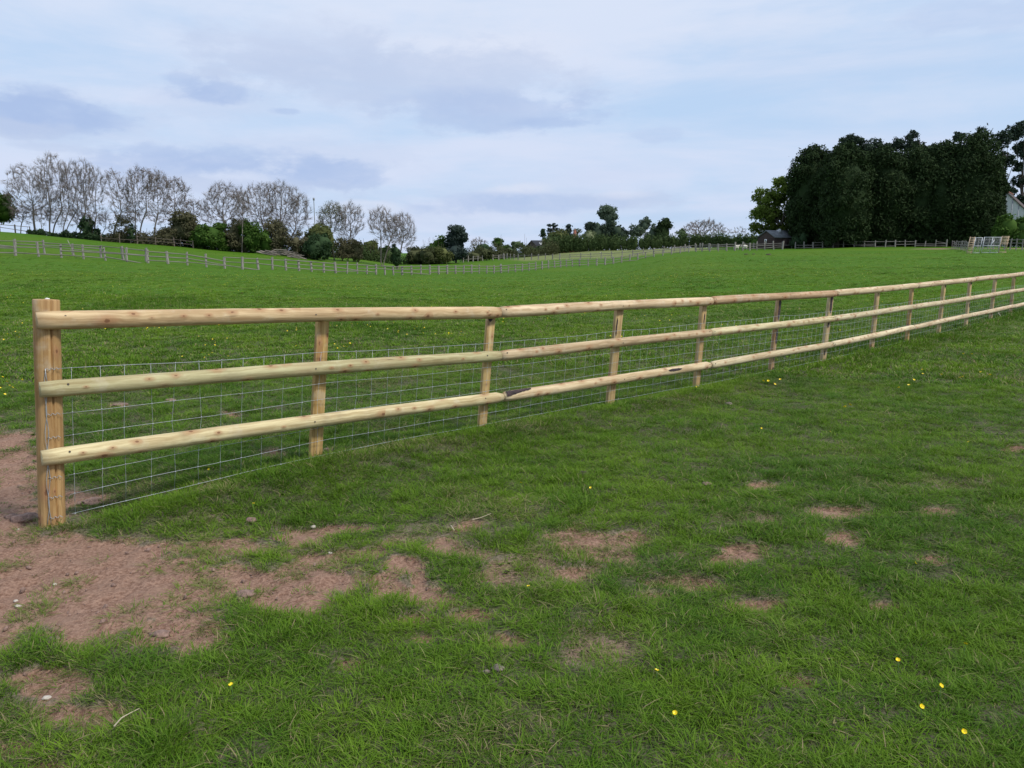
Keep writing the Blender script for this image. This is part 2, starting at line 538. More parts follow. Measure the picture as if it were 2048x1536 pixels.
for c, a in zip(_cols, _azs):
    pts = [(2, 0), (8, 0)] + SURVEY[c] + [(900, -2), (6000, -4)]
    rr = np.array([p[0] / math.cos(a) for p in pts]); zz = np.array([p[1] for p in pts])
    g = np.interp(np.exp(LG), rr, zz)
    ker = np.exp(-0.5 * (np.arange(-6, 7) / 2.2) ** 2); ker /= ker.sum()
    _tab.append(np.convolve(np.pad(g, 6, mode='edge'), ker, 'valid'))
_tab = np.array(_tab)
_mean = _tab.mean(0)
FX0, FY0, FDX, FDY = -2.714, 4.508, 1.28624, 1.25920            # first post and bay vector of the new fence
FD = np.array([FDX, FDY]) / 1.8
FN = np.array([FD[1], -FD[0]])                                    # towards the camera
POST_Z = np.array([-.02, .015, -.015, -.04, -.085, -.10, -.115, -.10, -.10, -.08, -.05, -.02, .02, .05, .08, .10, .13, .16, .19])


def gz_base(X, Y):
    X = np.asarray(X, float); Y = np.asarray(Y, float)
    r = np.maximum(np.hypot(X, Y), 2.0); a = np.arctan2(X, Y)
    li = (np.log(r) - LG[0]) / (LG[1] - LG[0])
    li = np.clip(li, 0, len(LG) - 1.001); i0 = li.astype(int); fr = li - i0
    ac = np.clip(a, _azs[0], _azs[-1])
    k = np.clip(np.searchsorted(_azs, ac) - 1, 0, len(_azs) - 2)
    ta = (ac - _azs[k]) / (_azs[k + 1] - _azs[k]); ta = ta * ta * (3 - 2 * ta) * .5 + ta * .5
    def col(kk): return _tab[kk, i0] * (1 - fr) + _tab[kk, i0 + 1] * fr
    z = col(k) * (1 - ta) + col(k + 1) * ta
    zm = _mean[i0] * (1 - fr) + _mean[i0 + 1] * fr
    back = sstep(1.0, 2.2, np.abs(a))
    z = z * (1 - back) + zm * back
    # level along the new fence
    t = (X - FX0) * FD[0] + (Y - FY0) * FD[1]; dn = (X - FX0) * FN[0] + (Y - FY0) * FN[1]
    pz = np.interp(t, np.arange(19) * 1.8, POST_Z)
    w = np.exp(-(dn / 2.2) ** 2) * sstep(-4, -.2, t) * sstep(50, 35, t)
    z = z * (1 - w) + pz * w
    return z


# bare earth: (x, y, rx, ry) measured on the photograph, laid on the ground plane
PATCH = [(-20, 1000, 92, 100), (120, 1122, 275, 58), (200, 1180, 250, 70), (-20, 1180, 230, 100), (180, 1215, 230, 65), (330, 1250, 110, 42), (470, 1152, 170, 30), (320, 1265, 100, 30),
         (95, 1350, 75, 32), (185, 1425, 115, 26), (15, 1485, 60, 18), (15, 925, 62, 24), (-80, 1050, 200, 200),
         (665, 1110, 90, 22), (1165, 1090, 72, 30), (1265, 1078, 42, 13), (800, 1125, 44, 13), (890, 1092, 45, 14), (930, 1055, 50, 12),
         (770, 1165, 32, 26), (850, 1190, 45, 20), (835, 1232, 42, 13), (945, 1230, 44, 13), (1020, 1282, 38, 17), (1480, 1105, 50, 20),
         (1690, 1077, 38, 15), (1680, 1025, 65, 12), (1520, 1205, 60, 12), (1310, 1190, 42, 12), (1440, 1325, 26, 15), (1590, 1362, 35, 12),
         (1455, 1527, 32, 12), (1155, 1145, 40, 12), (1380, 1162, 80, 13), (1880, 1025, 42, 11), (560, 1195, 70, 25), (1860, 1117, 42, 11),
         (2030, 895, 30, 8), (1520, 970, 32, 7), (700, 1322, 42, 18), (430, 1350, 35, 14), (1775, 1205, 35, 11), (850, 1275, 30, 10),
         (545, 912, 34, 9), (655, 907, 16, 8), (175, 985, 40, 12), (460, 830, 15, 5), (240, 812, 20, 5), (100, 1530, 45, 14), (700, 1050, 60, 8), (400, 1085, 120, 16)]
THIN = [(700, 1180, 420, 130, .50), (560, 1090, 280, 75, .48), (1300, 1130, 420, 90, .30), (250, 1420, 260, 90, .30), (950, 1440, 180, 50, .35), (1180, 1300, 200, 50, .25),
        (1650, 1050, 240, 40, .3), (1850, 960, 200, 40, .2), (300, 880, 250, 30, .15)]


def ground_hit(x, y, z=0.0):
    d = ray(x, y); t = (z - EYE) / d[2]
    return d * t + np.array([0, 0, EYE])


def terrain_hit(x, y):
    d = ray(x, y); Y = np.arange(8, 170, .25)
    zr = EYE + d[2] / d[1] * Y; zt = gz_base(d[0] / d[1] * Y, Y)
    i = int(np.argmax(zt >= zr))
    return np.array([d[0] / d[1] * Y[i], Y[i], zt[i]])


def _ell(x, y, rx, ry):
    c = ground_hit(x, y); e = ground_hit(x + rx, y); a, b = ground_hit(x, y - ry), ground_hit(x, y + ry)
    return c[0] / c[1], (a[1] + b[1]) / 2, e[0] / e[1] - c[0] / c[1], (a[1] - b[1]) / 2
PATCH_W = [_ell(*p) for p in PATCH]
THIN_W = [_ell(*p[:4]) + (p[4],) for p in THIN]


def soil_mask(X, Y):
    n = (fbm(X * 5.5, Y * 5.5, 5, 5, .6) - .5) * 1.7
    n2 = (fbm(X * 22, Y * 22, 9, 3) - .5) * .6
    m = np.zeros_like(X)
    Yc = np.maximum(Y, 1.0); U = np.where(Y > 1.0, X / Yc, 9.0)
    for cx, cy, rx, ry in PATCH_W:
        d = np.hypot((U - cx) / rx, (Y - cy) / ry)
        m = np.maximum(m, sstep(1.42, .50, d + n + n2))
    thin = np.zeros_like(X)
    for cx, cy, rx, ry, a in THIN_W:
        d = np.hypot((U - cx) / rx, (Y - cy) / ry)
        thin = np.maximum(thin, a * sstep(1.3, .3, d))
    spots = sstep(.56, .68, fbm(X * 3.3 + 31, Y * 3.3, 41, 4))
    m = np.maximum(m, spots * np.clip(thin * 1.7, 0, 1))
    # trodden strip below the pen at the paddock's far corner
    q1 = P(1915, 495, 125); q2 = P(2060, 495, 118)
    far = np.exp(-((Y - (q1[1] + (X - q1[0]) * -.5)) / 5.0) ** 2) * sstep(q1[0] - 9, q1[0] - 3, X)
    return np.maximum(m, np.clip(far * 1.5, 0, 1) * sstep(.35, .5, fbm(X * .3, Y * .3, 3)))


def relief(X, Y, soil):
    r = np.hypot(X, Y)
    z = (fbm(X * .9, Y * .9, 21, 3) - .5) * .07 * sstep(60, 12, r) + (fbm(X * .12, Y * .12, 22, 3) - .5) * .25 * sstep(8, 40, r)
    near = sstep(14, 7, r)
    z = z + near * soil * ((fbm(X * 9, Y * 9, 23, 5, .7) - .5) * .065 - .024)
    z = z + near * (1 - soil) * (fbm(X * 7, Y * 7, 24, 3) - .5) * .03
    t = (X - FX0) * FD[0] + (Y - FY0) * FD[1]; dn = (X - FX0) * FN[0] + (Y - FY0) * FN[1]
    z = z + .05 * np.exp(-((dn - .30) / .22) ** 2) * sstep(.1, .5, t) * sstep(40, 33, t)          # turned earth along the posts
    z = z - .055 * np.exp(-(((t - .22) / .2) ** 2 + ((dn + .12) / .16) ** 2))                       # hole beside the end post
    z = z + .022 * np.exp(-(((t + .05) / .3) ** 2 + ((dn - .1) / .3) ** 2))
    return z


def gz(X, Y):
    X = np.atleast_1d(np.asarray(X, float)); Y = np.atleast_1d(np.asarray(Y, float))
    return gz_base(X, Y) + relief(X, Y, soil_mask(X, Y))


def G(x, Y):
    """ground point below view column x at forward distance Y"""
    d = ray(x, HORIZON); X = d[0] / d[1] * Y
    return np.array([X, Y, float(gz(X, Y)[0])])


def dry_mask(X, Y):
    """the meadow of long pale grass beyond the boundary fence"""
    a = np.degrees(np.arctan2(X, Y))
    return sstep(.5, 2.0, a + (fbm(X * .05, Y * .05, 61) - .5) * 4) * sstep(15.5, 13.0, a) * sstep(163, 172, Y - np.interp(a, [0, 5, 14], [0, 0, -9])) * sstep(300, 260, Y)


rs = [0.35]
while rs[-1] < 6500:
    r_ = rs[-1]
    rs.append(r_ * (1 + (.03 if r_ < 1.7 else .0068 if r_ < 13 else .014 if r_ < 220 else .09)))
rs = np.array(rs)
a_f = np.arange(-R(44), R(44), .0068)
a_l = np.linspace(-math.pi, -R(44), 46)[:-1]; a_r = np.linspace(R(44), math.pi, 46)[:-1]
aa = np.concatenate([a_l, a_f, a_r])
AA, RR = np.meshgrid(aa, rs)
GX, GY = RR * np.sin(AA), RR * np.cos(AA)
g_soil = soil_mask(GX.ravel(), GY.ravel())
GZ = gz_base(GX.ravel(), GY.ravel()) + relief(GX.ravel(), GY.ravel(), g_soil)
na, nr = len(aa), len(rs)
gi = np.arange(nr - 1)[:, None] * na + np.arange(na)[None]
gj = np.arange(nr - 1)[:, None] * na + (np.arange(na)[None] + 1) % na
gq = np.stack([gi, gj, gj + na, gi + na], -1).reshape(-1, 4)
gV = np.stack([GX.ravel(), GY.ravel(), GZ], 1)
gV = np.concatenate([gV, [[0, 0, 0]]])
gt = np.stack([np.full(na, len(gV) - 1), (np.arange(na) + 1) % na, np.arange(na)], 1)


def ground_material():
    m, t, b = new_mat('pasture_ground')
    at = lambda nme: t.add('ShaderNodeAttribute', attribute_name=nme).outputs['Fac']
    soil, far, dry = at('soil'), at('far'), at('dry')
    pos = t.add('ShaderNodeNewGeometry').outputs['Position']
    n1 = t.noise(pos, 55.0, 6.0, .65); n2 = t.noise(pos, 6.0, 4.0); n3 = t.noise(pos, .35, 4.0); n4 = t.noise(pos, 2.2, 5.0, .65); n5 = t.noise(t.vmul(pos, (1.0, .5, 1.0)), .09, 4.0)
    thatch = t.mix(t.ramp(n1, .35, .65), (.040, .046, .022), (.135, .125, .075))
    g1 = t.mix(t.ramp(n4, .33, .67), (.042, .115, .005), (.068, .148, .008))
    g2 = t.mix(t.ramp(n3, .35, .65), g1, (.060, .138, .006))
    g3 = t.mix(t.math('MULTIPLY', t.ramp(n5, .45, .65), .5), g2, (.088, .148, .010))
    turf = t.mix(far, thatch, g3)  # far turf colour lowered to hold the self-shade of grass blades
    dg = t.mix(t.ramp(n4, .3, .7), (.10, .145, .040), (.22, .225, .095))
    turf = t.mix(dry, turf, dg)
    e1 = t.mix(t.ramp(n1, .3, .72), (.17, .092, .063), (.37, .235, .170))
    e2 = t.mix(t.math('MULTIPLY', t.ramp(n2, .45, .7), .6), e1, (.30, .195, .142))
    sf = t.ramp(t.math('ADD', soil, t.math('MULTIPLY', t.math('SUBTRACT', n1, .5), .35)), .30, .62)
    worn = t.math('MULTIPLY', t.ramp(t.math('ADD', soil, t.math('MULTIPLY', t.math('SUBTRACT', n2, .5), .3)), .02, .22), .8)
    turf = t.mix(worn, turf, t.mix(t.ramp(n1, .35, .65), (.12, .095, .062), (.25, .20, .145)))
    cc = t.mix(sf, turf, e2)
    t.l.new(cc, b.inputs['Base Color'])
    b.inputs['Roughness'].default_value = .95
    b.inputs['Specular IOR Level'].default_value = .1
    bn = t.add('ShaderNodeBump')
    bn.inputs['Strength'].default_value = .8
    bn.inputs['Distance'].default_value = .02
    t.l.new(t.math('ADD', n1, t.math('MULTIPLY', n4, 2.0)), bn.inputs['Height'])
    t.l.new(bn.outputs[0], b.inputs['Normal'])
    return m


gm = mesh_np('ground', gV, [gq, gt], ground_material(), True)
rad = np.hypot(gV[:, 0], gV[:, 1])
g_far = sstep(6, 34, rad)
for nme, val in (('soil', np.append(g_soil, 0)), ('far', g_far), ('dry', dry_mask(gV[:, 0], gV[:, 1]))):
    gm.attributes.new(nme, 'FLOAT', 'POINT').data.foreach_set('value', val.astype(np.float32))
ground = tag(link('ground', gm), kind='structure')

# ------------------------------------------------------------------ grass
rng = np.random.default_rng(7)


def tuft_mesh(seed, nb, rad_, hmin, hmax, wid, spread):
    g = np.random.default_rng(seed)
    V, Q, T = [], [], []
    for i in range(nb):
        a = g.uniform(0, 6.283); q = rad_ * math.sqrt(g.uniform())
        b0 = np.array([q * math.cos(a), q * math.sin(a), -.012])
        lean = g.uniform(.25, 1.25) * spread; la = a + g.normal() * .8 if q > .3 * rad_ else g.uniform(0, 6.283)
        h = g.uniform(hmin, hmax) * (1.15 - .35 * q / rad_)
        dr = np.array([math.cos(la), math.sin(la), 0]); sd_ = np.array([-math.sin(la + g.normal() * .5), math.cos(la + g.normal() * .5), 0])
        w = wid * g.uniform(.6, 1.25)
        n0 = len(V)
        for k, (tt, ww) in enumerate(((0, .8), (.4, 1.0), (.75, .7))):
            c = b0 + dr * (lean * h * tt ** 1.8) + np.array([0, 0, h * (tt - .28 * lean * tt * tt)])
            V += [c - sd_ * w * ww / 2, c + sd_ * w * ww / 2]
        V.append(b0 + dr * (lean * h * 1.08) + np.array([0, 0, h * (1 - .34 * lean)]))
        Q += [[n0, n0 + 1, n0 + 3, n0 + 2], [n0 + 2, n0 + 3, n0 + 5, n0 + 4]]
        T.append([n0 + 4, n0 + 5, n0 + 6])
    return mesh_np('grass_tuft', np.array(V), [np.array(Q), np.array(T)], None)


def grass_material():
    m, t, b = new_mat('grass_blades')
    a1 = t.add('ShaderNodeAttribute', attribute_name='tint', attribute_type='INSTANCER').outputs['Fac']
    a2 = t.add('ShaderNodeAttribute', attribute_name='dryness', attribute_type='INSTANCER').outputs['Fac']
    isl = t.add('ShaderNodeNewGeometry').outputs['Random Per Island']
    c = t.mix(a1, (.037, .116, .0065), (.132, .240, .011))
    c = t.mix(t.math('MULTIPLY', isl, .50), c, (.190, .300, .040))
    c = t.mix(t.ramp(t.math('ADD', isl, t.math('MULTIPLY', a2, .5)), .93, .99), c, (.30, .25, .13))
    c = t.mix(t.math('MULTIPLY', a2, .34), c, (.16, .165, .055))
    t.l.new(c, b.inputs['Base Color'])
    b.inputs['Roughness'].default_value = .6
    b.inputs['Specular IOR Level'].default_value = .12
    tr = t.add('ShaderNodeBsdfTranslucent')
    t.l.new(c, tr.inputs[0])
    ms = t.add('ShaderNodeMixShader')
    ms.inputs[0].default_value = .3
    t.l.new(b.outputs[0], ms.inputs[1]); t.l.new(tr.outputs[0], ms.inputs[2])
    t.l.new(ms.outputs[0], m.node_tree.nodes['Material Output'].inputs[0])
    return m


GRASS_M = grass_material()
tuft_col = bpy.data.collections.new('grass_tufts')
for k in range(16):
    if k < 5: me = tuft_mesh(100 + k, 34, .050, .024, .048, .0027, 1.0)     # short turf
    elif k < 9: me = tuft_mesh(100 + k, 30, .055, .036, .075, .0031, 1.1)   # longer
    elif k > 13: me = tuft_mesh(100 + k, 9, .018, .030, .048, .011, 1.6)    # broad-leaved rosettes
    else: me = tuft_mesh(100 + k, 22, .12, .045, .085, .010, .95)           # wide, for farther ground
    me.materials.append(GRASS_M)
    o = bpy.data.objects.new('tuft_%02d' % k, me)
    tuft_col.objects.link(o)


def scatter(r0, r1, dens, seed, amax=R(40)):
    g = np.random.default_rng(seed)
    n = int(dens * amax * (r1 * r1 - r0 * r0))
    r = np.sqrt(g.uniform(r0 * r0, r1 * r1, n)); a = g.uniform(-amax, amax, n)
    return r * np.sin(a), r * np.cos(a)


px_, py_, pi_, ps_ = [], [], [], []
for r0, r1, dens, kinds, sc in ((0.9, 4.2, 1050, (0, 9), 1.0), (4.2, 7.0, 680, (0, 9), 1.1), (7.0, 11.0, 360, (0, 9), 1.3),
                                (11, 18, 95, (9, 14), 1.0), (18, 32, 40, (9, 14), 1.2), (32, 60, 13, (9, 14), 1.5), (60, 125, 4.5, (9, 14), 1.9)):
    X, Y = scatter(r0, r1, dens, int(r0 * 10), R(80 if r1 < 20 else 62 if r1 < 61 else 48))
    px_.append(X); py_.append(Y); ps_.append(np.full(len(X), sc))
    pi_.append(rng.integers(kinds[0], kinds[1], len(X)))
X, Y, I, Sc = map(np.concatenate, (px_, py_, pi_, ps_))
ros = (np.hypot(X, Y) < 12) & (rng.uniform(size=len(X)) < .10 * sstep(.5, .68, fbm(X * 1.9 + 3, Y * 1.9, 74, 3)))
I = np.where(ros, rng.integers(14, 16, len(X)), I)
soil = soil_mask(X, Y)
rr_ = np.hypot(X, Y)
patchy = fbm(X * 1.6, Y * 1.6, 71, 4)
fine = fbm(X * 6.0, Y * 6.0, 75, 3)
keep = rng.uniform(size=len(X)) < np.clip(1.06 - soil * 1.35, 0.02 + .5 * sstep(.56, .68, fbm(X * 4.5, Y * 4.5, 78, 3)), 1) * np.where(rr_ < 11, np.clip(.25 + 1.45 * patchy, .4, 1), 1)
t_f = (X - FX0) * FD[0] + (Y - FY0) * FD[1]; dn_f = (X - FX0) * FN[0] + (Y - FY0) * FN[1]
keep &= rng.uniform(size=len(X)) < np.where(rr_ > 22, 1 - .75 * sstep(22, 120, rr_), 1)
keep &= ~((np.abs(t_f) < .1) & (np.abs(dn_f) < .08))
X, Y, I, Sc, soil, rr_, patchy, fine, dn_f, t_f = [q[keep] for q in (X, Y, I, Sc, soil, rr_, patchy, fine, dn_f, t_f)]
near_f = np.exp(-((dn_f - .1) / .28) ** 2) * sstep(-.3, .3, t_f)
tuss = sstep(.52, .74, fbm(X * 2.6 + 9, Y * 2.6, 81, 3))
hs = (.42 + .50 * patchy * fine * 2.0 + .42 * tuss + .62 * near_f) * (1 - .45 * np.clip(soil * 1.6, 0, 1))
hs *= rng.uniform(.75, 1.25, len(X))
lush = np.where(rr_ > 12, .9 + .6 * sstep(.5, .75, fbm(X * .35, Y * .35, 83, 3)), 1.0)
hs *= lush
rank = sstep(.56, .66, fbm(X * .28 + 7, Y * .20, 97, 4)) * sstep(9, 16, rr_)
hs *= 1 + .5 * rank
n = len(X)
pts = mesh_np('grass', np.stack([X, Y, gz(X, Y)], 1), [np.zeros((0, 3), int), np.array([[0, 1, 2]])][1:], GRASS_M)
pts.polygons.foreach_set('loop_total', np.array([3], np.int32))
def attr(nm, ty, val, key='value'):
    pts.attributes.new(nm, ty, 'POINT').data.foreach_set(key, np.ascontiguousarray(val).ravel())
attr('tint', 'FLOAT', np.clip(.15 + 1.1 * (fbm(X * .22, Y * .10, 95, 3) - .5) * sstep(8, 25, rr_) + 1.3 * (fbm(X * 1.1, Y * 1.1, 96, 3) - .5) - .30 * rank + .75 * fbm(X * .9, Y * .9, 91, 3) * fbm(X * 4, Y * 4, 92, 2) * 2 + rng.normal(size=n) * .16 + .1 * sstep(12, 30, rr_), 0, 1).astype(np.float32))
attr('dryness', 'FLOAT', np.clip(soil * 1.2 + .5 * sstep(.55, .75, fbm(X * 1.3 + 5, Y * 1.3, 93, 4)) * sstep(20, 8, rr_) + rng.normal(size=n) * .06, 0, 1).astype(np.float32))
attr('pick', 'INT', I.astype(np.int32))
attr('turn', 'FLOAT_VECTOR', np.stack([rng.normal(size=n) * .12, rng.normal(size=n) * .12, rng.uniform(0, 6.283, n)], 1).astype(np.float32), 'vector')
sxy = Sc * rng.uniform(.85, 1.2, n)
attr('size', 'FLOAT_VECTOR', np.stack([sxy, sxy, hs * (1 - .35 * sstep(20, 55, rr_))], 1).astype(np.float32), 'vector')
grass = tag(link('grass', pts), kind='stuff')
ng = bpy.data.node_groups.new('grow_grass', 'GeometryNodeTree')
ng.interface.new_socket('Geometry', in_out='INPUT', socket_type='NodeSocketGeometry')
ng.interface.new_socket('Geometry', in_out='OUTPUT', socket_type='NodeSocketGeometry')
gi_, go_ = ng.nodes.new('NodeGroupInput'), ng.nodes.new('NodeGroupOutput')
ci = ng.nodes.new('GeometryNodeCollectionInfo')
ci.inputs['Collection'].default_value = tuft_col
ci.inputs['Separate Children'].default_value = True
ci.inputs['Reset Children'].default_value = True
iop = ng.nodes.new('GeometryNodeInstanceOnPoints')
iop.inputs['Pick Instance'].default_value = True
def named(nm, ty):
    nd = ng.nodes.new('GeometryNodeInputNamedAttribute'); nd.data_type = ty; nd.inputs['Name'].default_value = nm
    return nd.outputs['Attribute']
L = ng.links.new
L(gi_.outputs[0], iop.inputs['Points'])
L(ci.outputs[0], iop.inputs['Instance'])
L(named('pick', 'INT'), iop.inputs['Instance Index'])
L(named('turn', 'FLOAT_VECTOR'), iop.inputs['Rotation'])
L(named('size', 'FLOAT_VECTOR'), iop.inputs['Scale'])
L(iop.outputs[0], go_.inputs[0])
mod = grass.modifiers.new('grow', 'NODES')
mod.node_group = ng

# crumbs of earth on the bare ground (nobody could count them)
mb = MB()
cv, ct = ico(1, 3, .25, 2.5)
X, Y = scatter(1.8, 8.5, 70, 555)
X, Y = X[X < 1.5], Y[X < 1.5]
sm = soil_mask(X, Y)
k_ = sm > .6
X, Y = X[k_], Y[k_]
Z = gz(X, Y)
for x, y, z in zip(X, Y, Z):
    s_ = .004 + .012 * rng.uniform() ** 4
    mb.add(cv * s_ * np.array([1.2, 1, .7]) @ np.array(Euler(rng.uniform(0, 6, 3)).to_matrix()) + [x, y, z + s_ * .3], None, ct)
tag(mb.build('soil_crumbs', M['clod']), kind='stuff')
print('grass tufts', n, 'ground verts', len(gV))

# ------------------------------------------------------------------ the new post-and-rail fence
RZ = math.atan2(FD[1], FD[0])
fence = thing('post_and_rail_fence', (FX0, FY0, 0), 'new pale timber fence of three half-round rails on round posts with wire netting', 'fence', rz=RZ)
# local frame of the fence: x along the bays, -y towards the camera, z up
XS = np.arange(19) * 1.8


def round_post(r, h, depth, seed, crack=None, k=28, rings=9, taper=.97):
    g = np.random.default_rng(seed)
    V, Q = [], []
    an = np.arange(k) * 2 * math.pi / k
    ph = g.uniform(0, 6.28, 3)
    zs = np.linspace(-depth, h, rings)
    for z in zs:
        rr = r * (1 - (1 - taper) * max(z, 0) / h) * (1 + .012 * np.sin(2 * an + ph[0] + z) + .008 * np.sin(3 * an + ph[1] - 2 * z))
        if crack is not None:
            wob = crack + .05 * math.sin(z * 5 + ph[2])
            dd = np.abs((an - wob + math.pi) % (2 * math.pi) - math.pi)
            rr = rr - .022 * (dd < .055)
        V += [[a * math.cos(t), a * math.sin(t), z] for a, t in zip(rr, an)]
    for i in range(rings - 1):
        for j in range(k):
            Q.append([i * k + j, i * k + (j + 1) % k, (i + 1) * k + (j + 1) % k, (i + 1) * k + j])
    n0 = len(V)
    # bevelled top
    V += [[v[0] * .94, v[1] * .94, h + .005] for v in V[-k:]]
    for j in range(k):
        Q.append([(rings - 1) * k + j, (rings - 1) * k + (j + 1) % k, n0 + (j + 1) % k, n0 + j])
    c = len(V); V.append([0, 0, h + .006])
    T = [[n0 + j, n0 + (j + 1) % k, c] for j in range(k)]
    return mesh_np('post', np.array(V), [np.array(Q), np.array(T)], M['post_wood'], True)


def half_post(w, h, depth, seed):
    """half-round post: flat face to the rails"""
    g = np.random.default_rng(seed)
    prof = [(-w, 0), (-w * .96, -.006), (0, -.008), (w * .96, -.006), (w, 0)] + [(w * math.cos(t), 1.25 * w * math.sin(t)) for t in np.linspace(.25, math.pi - .25, 9)]
    prof = np.array(prof); k = len(prof)
    zs = np.linspace(-depth, h, 7)
    V = []
    for i, z in enumerate(zs):
        s = 1 + .02 * math.sin(z * 4 + seed)
        V += [[p[0] * s, p[1] * s, z] for p in prof]
    V = np.array(V)
    Q = [[i * k + j, i * k + (j + 1) % k, (i + 1) * k + (j + 1) % k, (i + 1) * k + j] for i in range(6) for j in range(k)]
    c = len(V); V = np.vstack([V, [[0, w * .5, h]]])
    T = [[6 * k + j, 6 * k + (j + 1) % k, c] for j in range(k)]
    return mesh_np('post', V, [np.array(Q), np.array(T)], M['post_wood'], True)


POST_C = [tuple(q * w for q, w in zip(c, (1.08, 1.12, 1.0))) for c in [(.43, .27, .14), (.47, .32, .15), (.50, .36, .19), (.45, .33, .19), (.46, .33, .19), (.40, .27, .17), (.50, .40, .26), (.46, .35, .22), (.44, .30, .15),
          (.48, .37, .21), (.52, .40, .26), (.46, .35, .23), (.44, .33, .20), (.46, .34, .2), (.46, .34, .2)]]
TOPZ = np.interp(np.arange(19), [0, 2, 4, 6, 8, 10, 12, 14, 16, 18], [-.381, -.535, -.588, -.626, -.618, -.585, -.553, -.52, -.49, -.45]) + EYE
MIDZ = np.interp(np.arange(19), [0, 2, 4, 6, 8, 10, 12, 14, 16, 18], [-.78, -.933, -.986, -1.02, -1.015, -.99, -.96, -.93, -.90, -.86]) + EYE
BOTZ = np.interp(np.arange(19), [0, 2, 4, 6, 8, 10, 12, 14, 16, 18], [-1.184, -1.322, -1.396, -1.429, -1.404, -1.373, -1.35, -1.32, -1.29, -1.25]) + EYE
WTOP = np.interp(np.arange(19), [0, 2, 4, 6, 8, 10, 12, 14, 16, 18], [-.67, -.809, -.853, -.905, -.898, -.869, -.834, -.80, -.77, -.73]) + EYE
def along(x, y):
    """where the direction (x, y) meets the fence's vertical plane, metres along it"""
    d = ray(x, y); k = d[0] / d[1]
    return (k * FY0 - FX0) / (FD[0] - k * FD[1])
FOOT = [along(*q) for q in ((103, 1035), (633, 917), (966, 853), (1223, 806), (1396, 775), (1545, 745), (1649, 724), (1746, 700), (1817, 684), (1880, 668), (1934, 655), (1984, 641), (2024, 628))] + [q - .06 for q in XS[13:]]
HEAD = [along(92.5, 602)] + [along(*q) for q in ((650, 640), (984, 636), (1240, 624), (1412, 611), (1563, 604), (1664, 596), (1757.5, 592), (1828, 580), (1892.5, 570), (1943, 565), (1994, 556), (2031, 553))] + list(XS[13:])
posts = []
for i in range(19):
    zg = POST_Z[i]
    if i == 0:
        top = EYE - .272
        me = round_post(.072, top - zg, .35, 4, crack=-1.43, k=84, rings=14)
        o = link('post', me, fence, (FOOT[0], 0, zg))
        o.rotation_euler = (0, math.atan2(HEAD[0] - FOOT[0], top - zg), 0)
        o['label'] = 'stout round end post with a long drying crack'
    else:
        top = TOPZ[i] + .005
        me = half_post(.050 + .004 * math.sin(i * 2.3), top - zg, .3, i)
        o = link('post', me, fence, (XS[i], .012, zg))
    if i:                                   # posts are not quite plumb
        lean = math.atan2(HEAD[i] - FOOT[i], top - zg - .06)
        o.rotation_euler = (0, lean, R(6 * math.sin(i * 1.7)))
        o.location = (FOOT[i], .012, zg)
    o.color = POST_C[i % len(POST_C)] + (1,)
    posts.append(o)


def rail_mesh(Ln, r, seed, round_end=0.0):
    """half-round rail lying along x, flat back at y=0, belly to -y"""
    g = np.random.default_rng(seed)
    n = 46
    t = np.linspace(0, 1, n); xs = t * Ln
    ang = np.concatenate([np.linspace(-math.pi / 2 - .18, math.pi / 2 + .18, 13)])
    k = len(ang)
    p1, p2 = g.uniform(0, 6.28, 2)
    bumps = np.zeros(n)
    for _ in range(9):
        c = g.uniform(.1, Ln - .1); bumps += g.uniform(.01, .035) * np.exp(-((xs - c) / .035) ** 2)
    V = []
    for i in range(n):
        s = r * (1 + .025 * math.sin(xs[i] * 2.1 + p1) + bumps[i] * .8)
        e = min(xs[i], Ln - xs[i])
        s *= 1 - .10 * math.exp(-(e / .008) ** 2) - round_end * .25 * math.exp(-((Ln - xs[i]) / .03) ** 2)
        off = .004 * math.sin(xs[i] * 1.3 + p2)
        for a in ang:
            V.append([xs[i], -.010 - max(0, s * math.cos(a)) * .92, off + s * math.sin(a)])
        V[-1][1] = V[-k][1] = 0.0
    Q = [[i * k + j, (i + 1) * k + j, (i + 1) * k + j + 1, i * k + j + 1] for i in range(n - 1) for j in range(k - 1)]
    Q += [[i * k + k - 1, (i + 1) * k + k - 1, (i + 1) * k, i * k] for i in range(n - 1)]
    V = np.array(V); c = len(V)
    V = np.vstack([V, [[0, -r * .4, 0], [Ln, -r * .4, 0]]])
    T = [[c, j, j + 1] for j in range(k - 1)] + [[c, k - 1, 0]]
    b0 = (n - 1) * k
    T += [[c + 1, b0 + j + 1, b0 + j] for j in range(k - 1)] + [[c + 1, b0, b0 + k - 1]]
    return mesh_np('rail', V, [np.array(Q), np.array(T)], M['rail_wood'], True)


